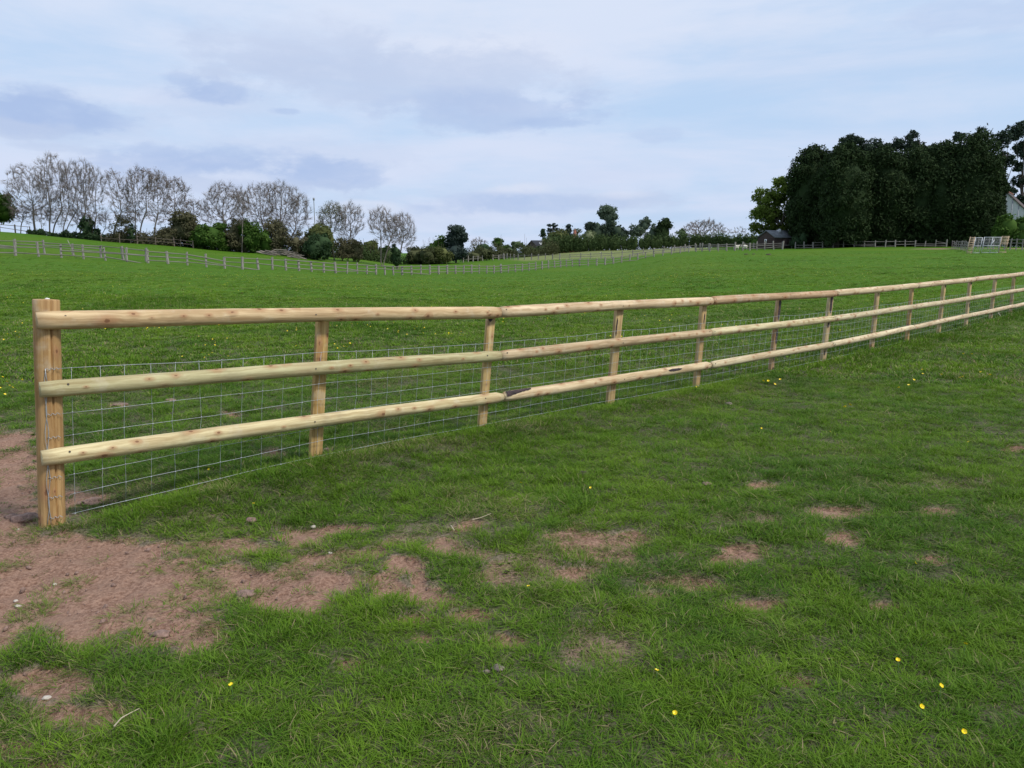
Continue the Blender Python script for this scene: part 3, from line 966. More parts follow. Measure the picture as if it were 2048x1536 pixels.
RAIL_C = {'t': [(.63, .485, .295), (.70, .56, .38), (.52, .37, .24), (.69, .58, .40), (.66, .55, .39), (.62, .51, .37), (.62, .51, .37)],
          'm': [(.50, .47, .28), (.55, .44, .29), (.65, .58, .37), (.62, .56, .39), (.61, .54, .38), (.60, .51, .37), (.60, .51, .37)],
          'b': [(.67, .59, .36), (.67, .55, .36), (.61, .53, .36), (.71, .63, .44), (.63, .54, .38), (.64, .55, .4), (.64, .55, .4)]}
rails = {}
for key, zz, r in (('t', TOPZ, .050), ('m', MIDZ, .050), ('b', BOTZ, .050)):
    for s in range(9):
        i0, i1 = 2 * s, 2 * s + 2
        x0, x1 = XS[i0] + .004, XS[i1] - .004
        if s == 0: x0 -= {'t': .088, 'm': .108, 'b': .135}[key]
        y = -.050 if s else -.060
        if key == 'b':
            if s == 0: x1 += .045
            if s == 1: x0 += .05
            if s == 1: x1 += .04
            if s == 2: x0 += .05
        if key == 'm' and s == 0: x1 += .01
        if key == 'm' and s == 1: x0 += .012
        za, zb = zz[i0], zz[i1]
        Ln = math.hypot(x1 - x0, zb - za)
        o = link('rail', rail_mesh(Ln, r * (1 + .02 * math.sin(s * 3 + r)) * (1.06 if key == 't' else 1), s * 10 + ord(key), 1.0 if (key == 'b' and s in (0, 1)) else 0.0), fence,
                 (x0, -.022 if s else -.03, za))
        if s == 0: o.location.y = -.022
        o.rotation_euler = (0, -math.atan2(zb - za, x1 - x0), 0)
        if s == 0:            # the end post is thicker, the first rails swing out a little to pass its face
            o.location.y = -.066
            o.rotation_euler = (0, -math.atan2(zb - za, x1 - x0), math.atan2(.044, Ln))
        o.color = RAIL_C[key][min(s, 6)] + (1,)
        rails[key, s] = o


nail_me = None
def nail(parent, x, z, r):
    global nail_me
    if nail_me is None:
        m_ = MB(); m_.tubes([(0, 0, 0)], [(0, -.006, 0)], .0062, .0062, 6)
        v7 = np.array([[0, -.006, 0]] + [[.0062 * math.cos(q), -.006, .0062 * math.sin(q)] for q in np.arange(6) * math.pi / 3])
        m_.add(v7, None, [[0, 1 + j, 1 + (j + 1) % 6] for j in range(6)])
        nail_me = m_.mesh('nail', M['nail'])
    a = math.asin(max(-1, min(1, z / r)))
    link('nail', nail_me, parent, (x, -.010 - r * math.cos(a) * .92 + .004, z))
for (key, s), o in rails.items():
    if s > 3: continue
    for x in (.05 if s else .14, 1.78, 3.52):
        nail(o, x, .012 + .012 * math.sin(x * 9 + s), .0515)


def bark_patch(parent, x0, x1, r, a0, a1, seed, slant=0.0):
    """a strip of bark left on a rail: a thin shell on the round face"""
    g = np.random.default_rng(seed)
    n, k = 22, 7
    V = []
    for i in range(n):
        t = i / (n - 1); x = x0 + (x1 - x0) * t
        w = math.sin(math.pi * min(1, max(0.0, t * .98 + .01))) ** .5 if not slant else (1 - t) ** .8
        lo = a0 + (a1 - a0) * (1 - w) * (0 if slant else .5) + slant * t * (a1 - a0) * .75 + g.normal() * .03
        hi = a1 - (a1 - a0) * (1 - w) * (0 if slant else .5) + g.normal() * .03
        for j in range(k):
            a = lo + (max(hi, lo + .02) - lo) * j / (k - 1)
            rr = r * 1.035 + .004 * math.sin(math.pi * j / (k - 1))
            V.append([x, -.010 - rr * math.cos(a) * .92, rr * math.sin(a)])
    Q = [[i * k + j, (i + 1) * k + j, (i + 1) * k + j + 1, i * k + j + 1] for i in range(n - 1) for j in range(k - 1)]
    return link('bark_patch', mesh_np('bark_patch', np.array(V), np.array(Q), M['bark_dark'], True), parent)


bark_patch(rails['b', 1], .005, .34, .050, .05, 1.25, 3, .9)
bark_patch(rails['b', 1], 2.62, 2.90, .050, .10, .75, 4)


def post_bark(parent, z0, z1, w, x0, x1, seed):
    g = np.random.default_rng(seed)
    n, k = 16, 6
    V = []
    for i in range(n):
        t = i / (n - 1); z = z0 + (z1 - z0) * t
        e = .25 * math.sin(t * 7 + seed) + g.normal() * .10
        lo, hi = x0 + .12 * e, x1 + .2 * e
        sh = min(1, 6 * t, 6 * (1 - t)); mid = (lo + hi) / 2
        for j in range(k):
            xx = mid + (lo + (hi - lo) * j / (k - 1) - mid) * max(.15, sh)
            V.append([xx * w, -.0105 - .002 * math.sin(math.pi * j / (k - 1)), z])
    Q = [[i * k + j, i * k + j + 1, (i + 1) * k + j + 1, (i + 1) * k + j] for i in range(n - 1) for j in range(k - 1)]
    link('bark_patch', mesh_np('bark_patch', np.array(V), np.array(Q), M['bark_dark'], True), parent)


for i, z0, z1, x0, x1 in ((5, .75, 1.08, -.9, .75), (5, .42, .62, -.5, .9), (5, .03, .10, -.4, .6), (6, .78, 1.1, -.95, .55), (6, .55, .66, -.9, .1), (6, .12, .2, -.95, -.2), (9, .98, 1.08, -.8, .4),
                          (10, .95, 1.06, -.7, .9), (10, .45, .55, .0, .9), (3, .75, .95, -.95, -.55), (4, .82, .95, -.2, .25), (12, .8, 1.0, -.2, .9), (2, 1.0, 1.09, -.95, .1)):
    post_bark(posts[i], z0, z1, .046, x0, x1, int(i * 7 + z0 * 100))

# a white dropping on the end post's top
v_, t_ = ico(2, 5, .2)
link('dropping', mesh_np('dropping', v_ * [.012, .010, .005] + [.006, .0, 0], t_, M['whitepaint'], True), posts[0], (0, 0, EYE - .272 - POST_Z[0] + .009))

# stock netting: line wires and stays, each wire its own part of the fence
FRAC = np.array([0, .140, .300, .455, .590, .725, .860, 1.0])
xw = np.linspace(0.0, XS[-1], 18 * 8 + 1)
GW = gz(FX0 + FD[0] * xw + FN[0] * .04, FY0 + FD[1] * xw + FN[1] * .04)
zg_w = np.interp(xw, XS, POST_Z)
wt = np.interp(xw, XS, WTOP)
def wire_z(f, x):
    tpz = np.interp(x, XS, WTOP); bt = np.interp(x, XS, POST_Z) + .060
    sag = -.012 * np.sin(np.pi * ((x / 1.8) % 1.0)) * (1 - f)
    return tpz + (bt - tpz) * f + sag
def wire_y(x):
    return np.where(x < 1.2, -.074 + (x / 1.2) * .050, -.024) + .006 * np.sin(x * 3.1)
for q, f in enumerate(FRAC):
    mb = MB()
    p = np.stack([xw, wire_y(xw), wire_z(f, xw) + .003 * np.sin(xw * 5 + q * 2)], 1)
    mb.tube_path(p, .0014 if 0 < q < 7 else .0017, 5)
    mb.build('line_wire', M['galv'], fence)
stx = .07
st_i = 0
srng = np.random.default_rng(12)
while stx < XS[-1]:
    mb = MB()
    xs = stx + .012 * srng.normal() * np.array([0, .3, .5, 1, .5, .2, 0, .3]) + srng.normal() * .003
    lean_ = np.interp(stx, XS, np.array(HEAD) - np.array(FOOT))
    xs = xs - FRAC * .62 * lean_
    p = np.stack([xs, wire_y(xs) - .002, wire_z(FRAC, xs)], 1)
    mb.tube_path(p, .00125, 4)
    if stx < 14:
        v1, t1 = ico(1)
        for c in p:
            mb.add(v1 * [.0055, .004, .0045] + c, None, t1)
    mb.build('stay_wire', M['galv'], fence)
    stx += .155 + srng.normal() * .004
# tying-off wires wound down the end post
for dxx in (-.035, -.028):
    mb = MB()
    zt = np.linspace(WTOP[0] + .005, POST_Z[0] + .02, 26)
    mb.tube_path(np.stack([FOOT[0] + (HEAD[0] - FOOT[0]) * (zt - POST_Z[0]) / 1.35 + dxx + .006 * np.sin(zt * 23 + dxx * 400), -.071 + .003 * np.cos(zt * 31), zt], 1), .0018, 5)
    mb.build('tie_wire', M['galv'], fence)
for q, f in enumerate(FRAC):
    mb = MB()
    z = float(wire_z(f, np.array([0.0]))[0])
    tt = np.linspace(0, 9, 24)
    mb.tube_path(np.stack([FOOT[0] + (HEAD[0] - FOOT[0]) * (z - POST_Z[0]) / 1.35 - .03 + .07 * tt / 9, -.076 + .005 * np.cos(tt * 2), z + .006 * np.sin(tt * 2)], 1), .0016, 4)
    mb.build('wire_knot', M['galv'], fence)

# ------------------------------------------------------------------ weathered boundary fences
_pm = []
for s in range(4):
    g = np.random.default_rng(s)
    mb = MB()
    V = np.array([[a * .5, b * .5, z] for z in (-.12, .5, 1.0) for a, b in ((-1, -1), (1, -1), (1, 1), (-1, 1))], float)
    V[:, :2] *= 1 + g.normal(size=(12, 2)) * .08
    V[8:, 2] += g.normal(size=4) * .02
    Q = [[i * 4 + j, i * 4 + (j + 1) % 4, (i + 1) * 4 + (j + 1) % 4, (i + 1) * 4 + j] for i in range(2) for j in range(4)] + [[8, 9, 10, 11]]
    _pm.append(mesh_np('old_post', V, np.array(Q), M['old_wood']))
_rm = []
for s in range(3):
    g = np.random.default_rng(20 + s)
    V = np.array([[x, b * .5 + .1 * math.sin(x * 5 + s), c * .5 + g.normal() * .08] for x in (0, .33, .66, 1) for b, c in ((-1, -1), (1, -1), (1, 1), (-1, 1))], float)
    Q = [[i * 4 + j, (i + 1) * 4 + j, (i + 1) * 4 + (j + 1) % 4, i * 4 + (j + 1) % 4] for i in range(3) for j in range(4)] + [[3, 2, 1, 0], [12, 13, 14, 15]]
    _rm.append(mesh_np('old_rail', V, np.array(Q), M['old_rail_wood']))


def variant(ms, mat):
    out = []
    for m in ms:
        c = m.copy(); c.materials.clear(); c.materials.append(mat); out.append(c)
    return out
_pm_d, _rm_d = variant(_pm, M['old_wood_dark']), variant(_rm, M['old_wood_dark'])


def old_fence(name, label, poly, seed, spacing=1.85, ph=1.28, heights=(1.12, .72, .30), pw=.20, rt=.085, missing=.09, dark=False, cat='fence', doubles=.15):
    """poly: plan points (x, y); posts every `spacing`, rails over two bays"""
    g = random.Random(seed)
    pts_ = np.array(poly, float)
    seg = np.hypot(*np.diff(pts_, axis=0).T); cum = np.concatenate([[0], np.cumsum(seg)])
    n = int(cum[-1] // spacing)
    s = np.arange(n + 1) * spacing
    x, y = np.interp(s, cum, pts_[:, 0]), np.interp(s, cum, pts_[:, 1])
    z = gz(x, y)
    root = thing(name, (x[0], y[0], z[0]), label, cat)
    o0 = np.array([x[0], y[0], z[0]])
    pm, rm = (_pm_d, _rm_d) if dark else (_pm, _rm)
    for i in range(n + 1):
        o = link('post', g.choice(pm), root, np.array([x[i], y[i], z[i]]) - o0)
        w = pw * g.uniform(.75, 1.25)
        o.scale = (w, w * .8, ph * g.uniform(.92, 1.10))
        j = min(i, n - 1); az_ = math.atan2(y[j + 1] - y[j], x[j + 1] - x[j])
        o.rotation_euler = (g.gauss(0, .03), g.gauss(0, .04), az_)
    for hgt in heights:
        i = g.choice((0, 0, 1)) * 0
        while i < n:
            e = min(n, i + 2)
            if g.random() > missing:
                a = np.array([x[i], y[i], z[i] + hgt + g.gauss(0, .05)]); b_ = np.array([x[e], y[e], z[e] + hgt + g.gauss(0, .03)])
                if g.random() < .09: b_[2] -= .35
                d = b_ - a; nrm = np.array([d[1], -d[0], 0]); nrm /= np.linalg.norm(nrm)
                if nrm[1] > 0: nrm = -nrm
                a += nrm * (.075); b_ += nrm * .075
                o = link('rail', g.choice(rm), root, a - o0)
                Ln = float(np.linalg.norm(d)) - .02
                o.rotation_euler = Euler((0, -math.asin(d[2] / np.linalg.norm(d)), math.atan2(d[1], d[0])))
                o.scale = (Ln, .055, rt * g.uniform(.85, 1.15))
            i = e
    return root


def plan(x, Y):
    d = ray(x, HORIZON)
    return (d[0] / d[1] * Y, Y)


old_fence('boundary_fence', 'long weathered grey three-rail fence dipping across the far side of the paddock', [plan(-160, 70), plan(0, 72), plan(300, 77), plan(500, 83), plan(700, 95), plan(800, 104), plan(1000, 122), plan(1150, 139), plan(1300, 147), plan(1392, 150)], 1)
old_fence('second_fence', 'grey two-rail fence running up the slope close behind the long boundary fence', [plan(-160, 73), plan(40, 79), plan(200, 81), plan(335, 79.5)], 2, spacing=2.6, heights=(1.15, .62), pw=.2)
old_fence('corner_fence', 'pale grey rail fence climbing round the corner in front of the two sheep', [plan(1392, 150), plan(1408, 148), plan(1440, 146), plan(1480, 147), plan(1520, 149), plan(1568, 149)], 3, spacing=1.7, heights=(1.15, .8, .42), ph=1.5, pw=.2)
old_fence('yard_fence', 'grey rail fence behind the two sheep, in front of the brown shed', [plan(1400, 166), plan(1450, 163), plan(1520, 161), plan(1600, 158)], 5, heights=(1.1, .7), missing=.2)
old_fence('paddock_fence', 'grey three-rail fence along the foot of the tall dark conifers', [plan(1590, 156), plan(1640, 152), plan(1760, 150), plan(1850, 150), plan(1905, 149)], 4, spacing=1.9, heights=(1.05, .6, .2), dark=False)
old_fence('meadow_fence', 'low grey fence along the edge of the pale long-grass meadow', [plan(1000, 186), plan(1035, 176), plan(1120, 166), plan(1250, 165), plan(1392, 165)], 6, heights=(.95, .55), spacing=2.2, missing=.15)
old_fence('ridge_fence', 'dark rail fence on the skyline under the leaning bare trees', [plan(-60, 127), plan(20, 128), plan(75, 128)], 7, spacing=2.4, heights=(1.15, .7), dark=True, pw=.15)
old_fence('lane_fence', 'thin dark post fence below the ash trees and brown thicket', [plan(205, 122), plan(300, 122), plan(420, 123)], 8, spacing=2.8, heights=(1.0, .55), dark=True, pw=.12, rt=.05)
old_fence('hedge_gate_fence', 'short grey fence between the dark ivy-clad tree and the low thicket', [plan(926, 168), plan(945, 171), plan(975, 176), plan(1010, 180)], 9, heights=(1.1, .6), missing=.3)
old_fence('gateway_fence', 'light new rail fence slanting from the conifers to the slatted hurdle', [plan(1903, 128), plan(1920, 112), plan(1937, 93)], 10, spacing=4.5, heights=(1.15, .75, .35), pw=.14, rt=.1, missing=0)
old_fence('pen_fence', 'two-rail fence running off behind the pen below the white house', [plan(1945, 120), plan(1990, 112), plan(2070, 100), plan(2120, 95)], 11, heights=(1.35, .95), ph=1.55, missing=.1, pw=.14)


def slanted(a, b, w, mat, name, parent, off):
    mb = MB(); mb.tubes([a], [b], w, w, 4)
    return mb.build(name, mat, parent)


# leaning pole and loose rail
p = G(146, 77.5)
lp = thing('leaning_pole', p, 'pale broken pole leaning against the grey boundary fence', 'pole')
slanted((.25, 0, -.05), (-.45, .05, 1.65), .035, M['old_wood'], 'pole', lp, 0)

# pen: two slatted hurdles and two metal hurdles
def hurdle(x, Y, w, h, lean, slats, label, seed):
    p = G(x, Y)
    root = thing('slatted_hurdle', p, label, 'hurdle', rz=R(8))
    g = random.Random(seed)
    for sx in (-w / 2, w / 2):
        mb = MB(); mb.tubes([(sx + lean * -.5, 0, 0)], [(sx + lean * .5, .04, h)], .055, .055, 4)
        mb.build('upright', M['new_hurdle_wood'], root)
    for z in slats:
        t = z / h
        mb = MB()
        mb.box((lean * (t - .5), -.06, z), (w * 1.12 + g.uniform(-.04, .04), .03, .07), rot=Euler((0, g.gauss(0, .02), 0)).to_matrix())
        mb.build('slat', M['new_hurdle_wood'], root)
    return root
hurdle(1940.5, 86, .55, 1.80, .28, [.06, .22, .45, .62, .80, .98, 1.18, 1.36, 1.54, 1.72], 'ten-slat timber hurdle at the conifer end of the pen', 1)
hurdle(2006, 84.5, .78, 1.78, .26, [.08, .95, 1.12, 1.28, 1.45, 1.62, 1.74], 'timber hurdle with slats only on its upper half, beside the mesh panel', 2)


def metal_hurdle(x, Y, w, h, lean, label, ups):
    p = G(x, Y)
    root = thing('metal_hurdle', p, label, 'hurdle', rz=R(6))
    for u in ups:
        mb = MB(); mb.tubes([(u - lean / 2, 0, .03)], [(u + lean / 2, 0, h)], .035, .035, 4)
        mb.build('upright', M['galv_tube'], root)
    for z in (.06, h * .47, h - .02):
        mb = MB(); sh = lean * (z / h - .5)
        mb.tubes([(ups[0] + sh, 0, z)], [(ups[-1] + sh, 0, z)], .028, .028, 4)
        mb.build('crossbar', M['galv_tube'], root)
    mb = MB()
    for k in range(1, 12):
        z = h * k / 12; sh = lean * (z / h - .5)
        mb.tubes([(ups[0] + sh, .01, z)], [(ups[-1] + sh, .01, z)], .004, .004, 4)
    u = ups[0] + .12
    while u < ups[-1]:
        mb.tubes([(u - lean / 2, .01, .05)], [(u + lean / 2, .01, h)], .004, .004, 4); u += .12
    tag(mb.build('mesh_infill', M['galv_tube'], root), kind='stuff')
    return root
metal_hurdle(1954, 85.5, .9, 1.72, .2, 'square metal hurdle with a diagonal stay next to the ten-slat hurdle', [-.42, .38])
r_ = metal_hurdle(1981, 85, 1.7, 1.72, .2, 'wide wire-mesh metal panel between the narrow hurdles of the pen', [-.98, -.0, 1.0])
mb = MB(); mb.tubes([(-.1, .02, .75)], [(.3, .02, 1.4)], .035, .035, 4)
mb.build('stay', M['galv_tube'], r_)

# ------------------------------------------------------------------ trees
def leaf_cloud(centers, radii, n_leaf, size, seed, flat=0.3, droop=0.0, elong=1.0, stray=.10):
    """leaf-sized quads spread over clump spheres"""
    g = np.random.default_rng(seed)
    centers = np.asarray(centers); radii = np.asarray(radii)
    w = radii ** 2; w = w / w.sum()
    k = g.choice(len(centers), n_leaf, p=w)
    d = g.normal(size=(n_leaf, 3)); d /= np.linalg.norm(d, axis=1, keepdims=True)
    r = radii[k] * g.uniform(.25, 1.0, n_leaf) ** .45
    r = np.where(g.uniform(size=n_leaf) < stray, radii[k] * g.uniform(1.0, 1.55, n_leaf), r)
    c = centers[k] + d * r[:, None] * np.array([1, 1, 1 - flat])
    nrm = d * .6 + g.normal(size=(n_leaf, 3)) * .8 + np.array([0, 0, .25]); nrm /= np.linalg.norm(nrm, axis=1, keepdims=True)
    u = np.cross(nrm, g.normal(size=(n_leaf, 3))); u /= np.linalg.norm(u, axis=1, keepdims=True)
    if droop:
        u = u * (1 - droop) + np.array([0, 0, -1]) * droop + d * .35 * droop; u /= np.linalg.norm(u, axis=1, keepdims=True)
    v = np.cross(nrm, u); v /= np.maximum(np.linalg.norm(v, axis=1, keepdims=True), 1e-6)
    s = size * g.uniform(.55, 1.35, n_leaf)[:, None]
    a, b = u * s * elong, v * s * .55
    V = np.stack([c - a, c + b * 1.0 - a * .1, c + a, c - b - a * .1], 1).reshape(-1, 3)
    Q = np.arange(n_leaf * 4).reshape(-1, 4)
    return V, Q


def clumps(center, rad, n, seed, rc, shell=.62, zcut=-1.0, shape='ball'):
    g = np.random.default_rng(seed)
    d = g.normal(size=(n * 4, 3)); d /= np.linalg.norm(d, axis=1, keepdims=True)
    d = d[d[:, 2] > zcut][:n]
    r = g.uniform(shell ** 3, 1, len(d)) ** (1 / 3)
    q = d * r[:, None]
    if shape == 'cone':
        z = g.uniform(0, 1, len(d)) ** 1.25
        a = g.uniform(0, 6.283, len(d)); w = (1 - z) ** .75 * g.uniform(.55, 1, len(d))
        q = np.stack([np.cos(a) * w, np.sin(a) * w, z * 2 - 1], 1)
    if shape == 'column':
        z = g.uniform(0, 1, len(d)); a = g.uniform(0, 6.283, len(d))
        w = np.minimum(1, ((1 - z) / .24)) ** .45 * np.minimum(1, .75 + z) * g.uniform(.70, 1, len(d))
        q = np.stack([np.cos(a) * w, np.sin(a) * w, z * 2 - 1], 1)
    c = np.asarray(center) + q * np.asarray(rad) * (g.uniform(.8, 1.16, (len(q), 1)) if shape == 'ball' else 1.0)
    return c, rc * (g.uniform(.45, 1.45, len(c)) if shape == 'ball' else g.uniform(.65, 1.3, len(c)))


def leafy(name, label, cat, x, Y, lobes, mat, seed, trunk_mat='bark', leaf=.22, dens=1.0, ncl=26, rcl=.34, shell=.55, shape='ball', droop=0.0, group=None, elong=1.0, core=.70,
          trunk_x=None, trunk_r=None, flat=.25, depth=1.0, zcut=-1.0, limbs=True, to_ground=None):
    """lobes: (x, y, rx, ry) of the crown in view measures; rebuilt as solid lobes at distance Y"""
    base = G(trunk_x if trunk_x is not None else x, Y)
    root = thing(name, base, label, cat, group)
    k = Y / F_PX / 1.0145
    mb = MB(); tr = MB(); cs_all = []
    if to_ground is None: to_ground = cat in ('bush', 'shrub') or name in ('dark_conifer', 'dark_fir', 'conical_yew', 'willow', 'ivy_clad_tree', 'dark_dome_tree', 'round_green_tree', 'pale_green_tree', 'domed_green_tree', 'tall_poplar', 'cypress', 'dark_pine', 'wispy_tree', 'pointed_fir')
    g = np.random.default_rng(seed)
    for q, (lx, ly, rx, ry) in enumerate(lobes):
        c = P(lx, ly, Y); rad = np.array([rx * k, rx * k * depth, ry * k])
        c[1] += g.normal() * rad[1] * .25
        gzz = float(gz(c[0], c[1])[0])
        if to_ground and c[2] - rad[2] < gzz + max(1.6, rad[2]):
            topz = c[2] + rad[2]; c[2] = (topz + gzz - .25) / 2; rad[2] = (topz - gzz + .25) / 2
        rc = rcl * min(rad[0], rad[2])
        c = c - base
        cs, rc_ = clumps(c, rad * (1 - rcl * .6), ncl, seed * 13 + q, rc, shell, zcut, shape)
        cs_all.append(cs)
        area = 4 * math.pi * ((rad[0] * rad[2] + rad[0] * rad[1] + rad[1] * rad[2]) / 3)
        nl = int(min(26000, max(120, dens * 2.0 * area / (leaf * leaf))))
        V, Q = leaf_cloud(cs, rc_, nl, leaf, seed * 7 + q, flat, droop, elong, .015 if shape == 'column' else .10)
        mb.add(V, Q)
        if core:  # unseen opaque blob added inside the crown to block light
            v, t = ico(2, seed + q, .12, 2.5)
            if shape == 'cone':
                v = v * np.array([.55, .55, .8])[None]; v[:, :2] *= (1.0 - .5 * (v[:, 2:3] + 1))
                v[:, 2] -= .15
            mb.add(v * rad * core + c, None, t)
    top = np.concatenate(cs_all)
    h = top[:, 2].max()
    tr_r = trunk_r or max(.08, h * .022)
    zc = np.median(top[:, 2]); cx = np.median(top[:, 0])
    tp = np.array([[0, 0, -.3], [cx * .15, 0, zc * .4], [cx * .6, 0, zc * .8], [cx, 0, zc + (h - zc) * .45]])
    tr.tube_path(tp, [tr_r * 1.3, tr_r, tr_r * .7, tr_r * .25], 7)
    if limbs:
        ii = g.choice(len(top), min(14, len(top)), replace=False)
        st = np.array([tp[1] + (tp[2] - tp[1]) * g.uniform(.1, 1.3) for _ in ii])
        tr.tubes(st, top[ii], tr_r * .4, tr_r * .1, 5)
    tr.build('trunk', M[trunk_mat], root, True)
    mb.build('crown', M[mat] if isinstance(mat, str) else mat, root)
    return root


def bare_tree(name, label, cat, x, Y, lobes, seed, trunk_x=None, stems=1, tint='twig', n_att=700, r_tip=.0108, keys=0, group=None, twigs=16, step=.40, trunk_r=None, bark='bark', twig_len=.8, start=.32, leaves=None):
    """a leafless tree grown towards points spread through its crown (lobes as for leafy)"""
    base = G(trunk_x if trunk_x is not None else x, Y)
    root = thing(name, base, label, cat, group)
    k = Y / F_PX / 1.0145
    g = np.random.default_rng(seed)
    A = []
    vols = np.array([l[2] * l[2] * l[3] for l in lobes], float); vols /= vols.sum()
    for (lx, ly, rx, ry), vf in zip(lobes, vols):
        c = P(lx, ly, Y) - base; rad = np.array([rx * k, rx * k, ry * k])
        d = g.normal(size=(int(n_att * 1.35 * vf) + 20, 3)); d /= np.linalg.norm(d, axis=1, keepdims=True)
        A.append(c + d * (g.uniform(.15, 1, len(d)) ** .42)[:, None] * rad)
    A = np.concatenate(A)
    zlo = np.percentile(A[:, 2], 4)
    pos, par = [], []
    for s in range(stems):
        o = np.array([0, 0, -.2])
        cx = np.median(A[:, 0]) if stems == 1 else np.quantile(A[:, 0], (s + .5) / stems)
        tgt = np.array([cx, np.median(A[:, 1]), zlo + .12 * np.ptp(A[:, 2])])
        side = (s - (stems - 1) / 2) * .5
        nst = max(3, int(np.linalg.norm(tgt - o) / step))
        prev = -1
        for i in range(nst + 1):
            t = i / nst
            q = o + (tgt - o) * np.array([t ** 1.5, t, t]) + np.array([side * min(1, t * 5) * (1 - t), 0, 0]) + np.array([math.sin(t * 5 + seed), math.cos(t * 4 + seed), 0]) * .05 * math.sin(math.pi * t)
            pos.append(q); par.append(prev); prev = len(pos) - 1
    pos = np.array(pos); par = list(par)
    best = np.full(len(A), 1e9); bi = np.zeros(len(A), int)
    new0 = 0
    alive = np.ones(len(A), bool)
    seen_best = best.copy(); stall = np.zeros(len(A), int)
    for it in range(70):
        nw = pos[new0:]
        if len(nw):
            D = np.linalg.norm(A[:, None] - nw[None], axis=2)
            j = D.argmin(1); dm = D[np.arange(len(A)), j]
            up_ = dm < best
            best[up_] = dm[up_]; bi[up_] = j[up_] + new0
        stall = np.where(best < seen_best - .02, 0, stall + 1); seen_best = np.minimum(seen_best, best)
        alive &= (best > step * 1.25) & (stall < 3)
        new0 = len(pos)
        if not alive.any(): break
        ids = np.unique(bi[alive])
        add, ap = [], []
        for i in ids:
            m = alive & (bi == i)
            d = A[m] - pos[i]; d /= np.linalg.norm(d, axis=1, keepdims=True)
            pd = pos[i] - pos[par[i]] if par[i] >= 0 else np.array([0, 0, 1.]); pd = pd / max(np.linalg.norm(pd), 1e-6)
            v = d.mean(0) + .30 * pd + np.array([0, 0, .06]) + g.normal(size=3) * .05
            nv = np.linalg.norm(v)
            if nv < .05: v = d[0]; nv = 1
            add.append(pos[i] + v / nv * step); ap.append(i)
        pos = np.vstack([pos, add]); par += ap
        if len(pos) > 3200: break
    par = np.array(par); n = len(pos)
    cnt = np.zeros(n); kids = np.zeros(n, int)
    for i in range(n - 1, -1, -1):
        if cnt[i] == 0: cnt[i] = 1
        if par[i] >= 0: cnt[par[i]] += cnt[i]; kids[par[i]] += 1
    r = r_tip * cnt ** .52
    if trunk_r: r = np.minimum(r, trunk_r)
    idx = np.arange(n)[par >= 0]
    thick = r[idx] > r_tip * 2.6
    tr, cr = MB(), MB()
    a = idx[thick]
    if len(a): tr.tubes(pos[par[a]], pos[a], np.minimum(r[par[a]], r[a] * 1.35), r[a], 6)
    a = idx[~thick]
    if len(a): cr.tubes(pos[par[a]], pos[a], np.minimum(r[par[a]], r[a] * 1.3), r[a], 3)
    tips = np.arange(n)[(kids == 0) | (cnt < 3)]
    T0 = np.repeat(tips, twigs)
    dirn = pos[T0] - pos[np.maximum(par[T0], 0)]; dirn /= np.maximum(np.linalg.norm(dirn, axis=1, keepdims=True), 1e-6)
    dv = dirn + g.normal(size=(len(T0), 3)) * .34 + np.array([0, 0, .22]); dv /= np.linalg.norm(dv, axis=1, keepdims=True)
    ends = pos[T0] + dv * twig_len * g.uniform(.5, 1.3, len(T0))[:, None]
    cr.tubes(pos[T0], ends, r_tip * .75, r_tip * .35, 3)
    tr.build('trunk', M[bark], root, True)
    if keys or leaves:
        sel = g.choice(len(ends), int(len(ends) * (keys * .5 or .8)))
        V, Q = leaf_cloud(ends[sel], np.full(len(sel), .22), int(len(sel) * .8), .085 if keys else .09, seed + 5, .1)
        kb = MB(); kb.add(V, Q)
    cr.build('twigs', M[tint], root)
    if keys: kb.build('seed_clusters', M['keys'], root)
    elif leaves: kb.build('young_leaves', M[leaves], root)
    return root


GL = 'bare trees along the field boundary'
# skyline group on the slope
bare_tree('ash_tree', 'tall bare tree leaning outward at the open end of the skyline row', 'tree', 50, 128, [(52, 385, 38, 55), (85, 400, 25, 45)], 1, trunk_x=74, n_att=620, group=GL, trunk_r=.26)
bare_tree('ash_tree', 'tallest bare tree with twin trunks, second in the skyline row', 'tree', 108, 127, [(105, 360, 32, 48), (112, 410, 28, 45)], 2, trunk_x=106, stems=2, n_att=750, group=GL, trunk_r=.27)
bare_tree('ash_tree', 'bare forked tree third in the skyline row', 'tree', 140, 126, [(146, 370, 24, 45), (136, 410, 18, 40)], 3, trunk_x=131, stems=2, n_att=520, group=GL, trunk_r=.2)
bare_tree('ash_tree', 'slender bare tree rising straight from the dark ivy bush', 'tree', 163, 126, [(168, 368, 22, 48), (165, 415, 20, 40)], 4, trunk_x=162, n_att=520, group=GL, trunk_r=.2)
bare_tree('ash_tree', 'narrow bare tree closing the skyline row beside the gap of sky', 'tree', 190, 125, [(192, 375, 16, 42), (186, 420, 18, 40)], 5, trunk_x=189, n_att=420, group=GL, trunk_r=.16)
for i, (xx, lab) in enumerate(((88, 'thin crooked sapling between the leaning tree and the twin-trunk tree'), (152, 'thin wavy sapling right before the dark ivy bush'), (202, 'thin leaning sapling at the gap in the skyline row'))):
    bare_tree('sapling', lab, 'tree', xx, 126.5, [(xx + (-4, 3, 8)[i], 435 + i * 4, 12, 22)], 20 + i, n_att=110, trunk_r=.09, group='saplings under the bare skyline trees')
bare_tree('thorn_tree', 'low sprawling bare thorn beside the green tree at the frame edge', 'tree', 45, 129, [(45, 432, 22, 16), (35, 425, 12, 12)], 26, n_att=220, trunk_r=.12, tint='twig', bark='bark_deep')
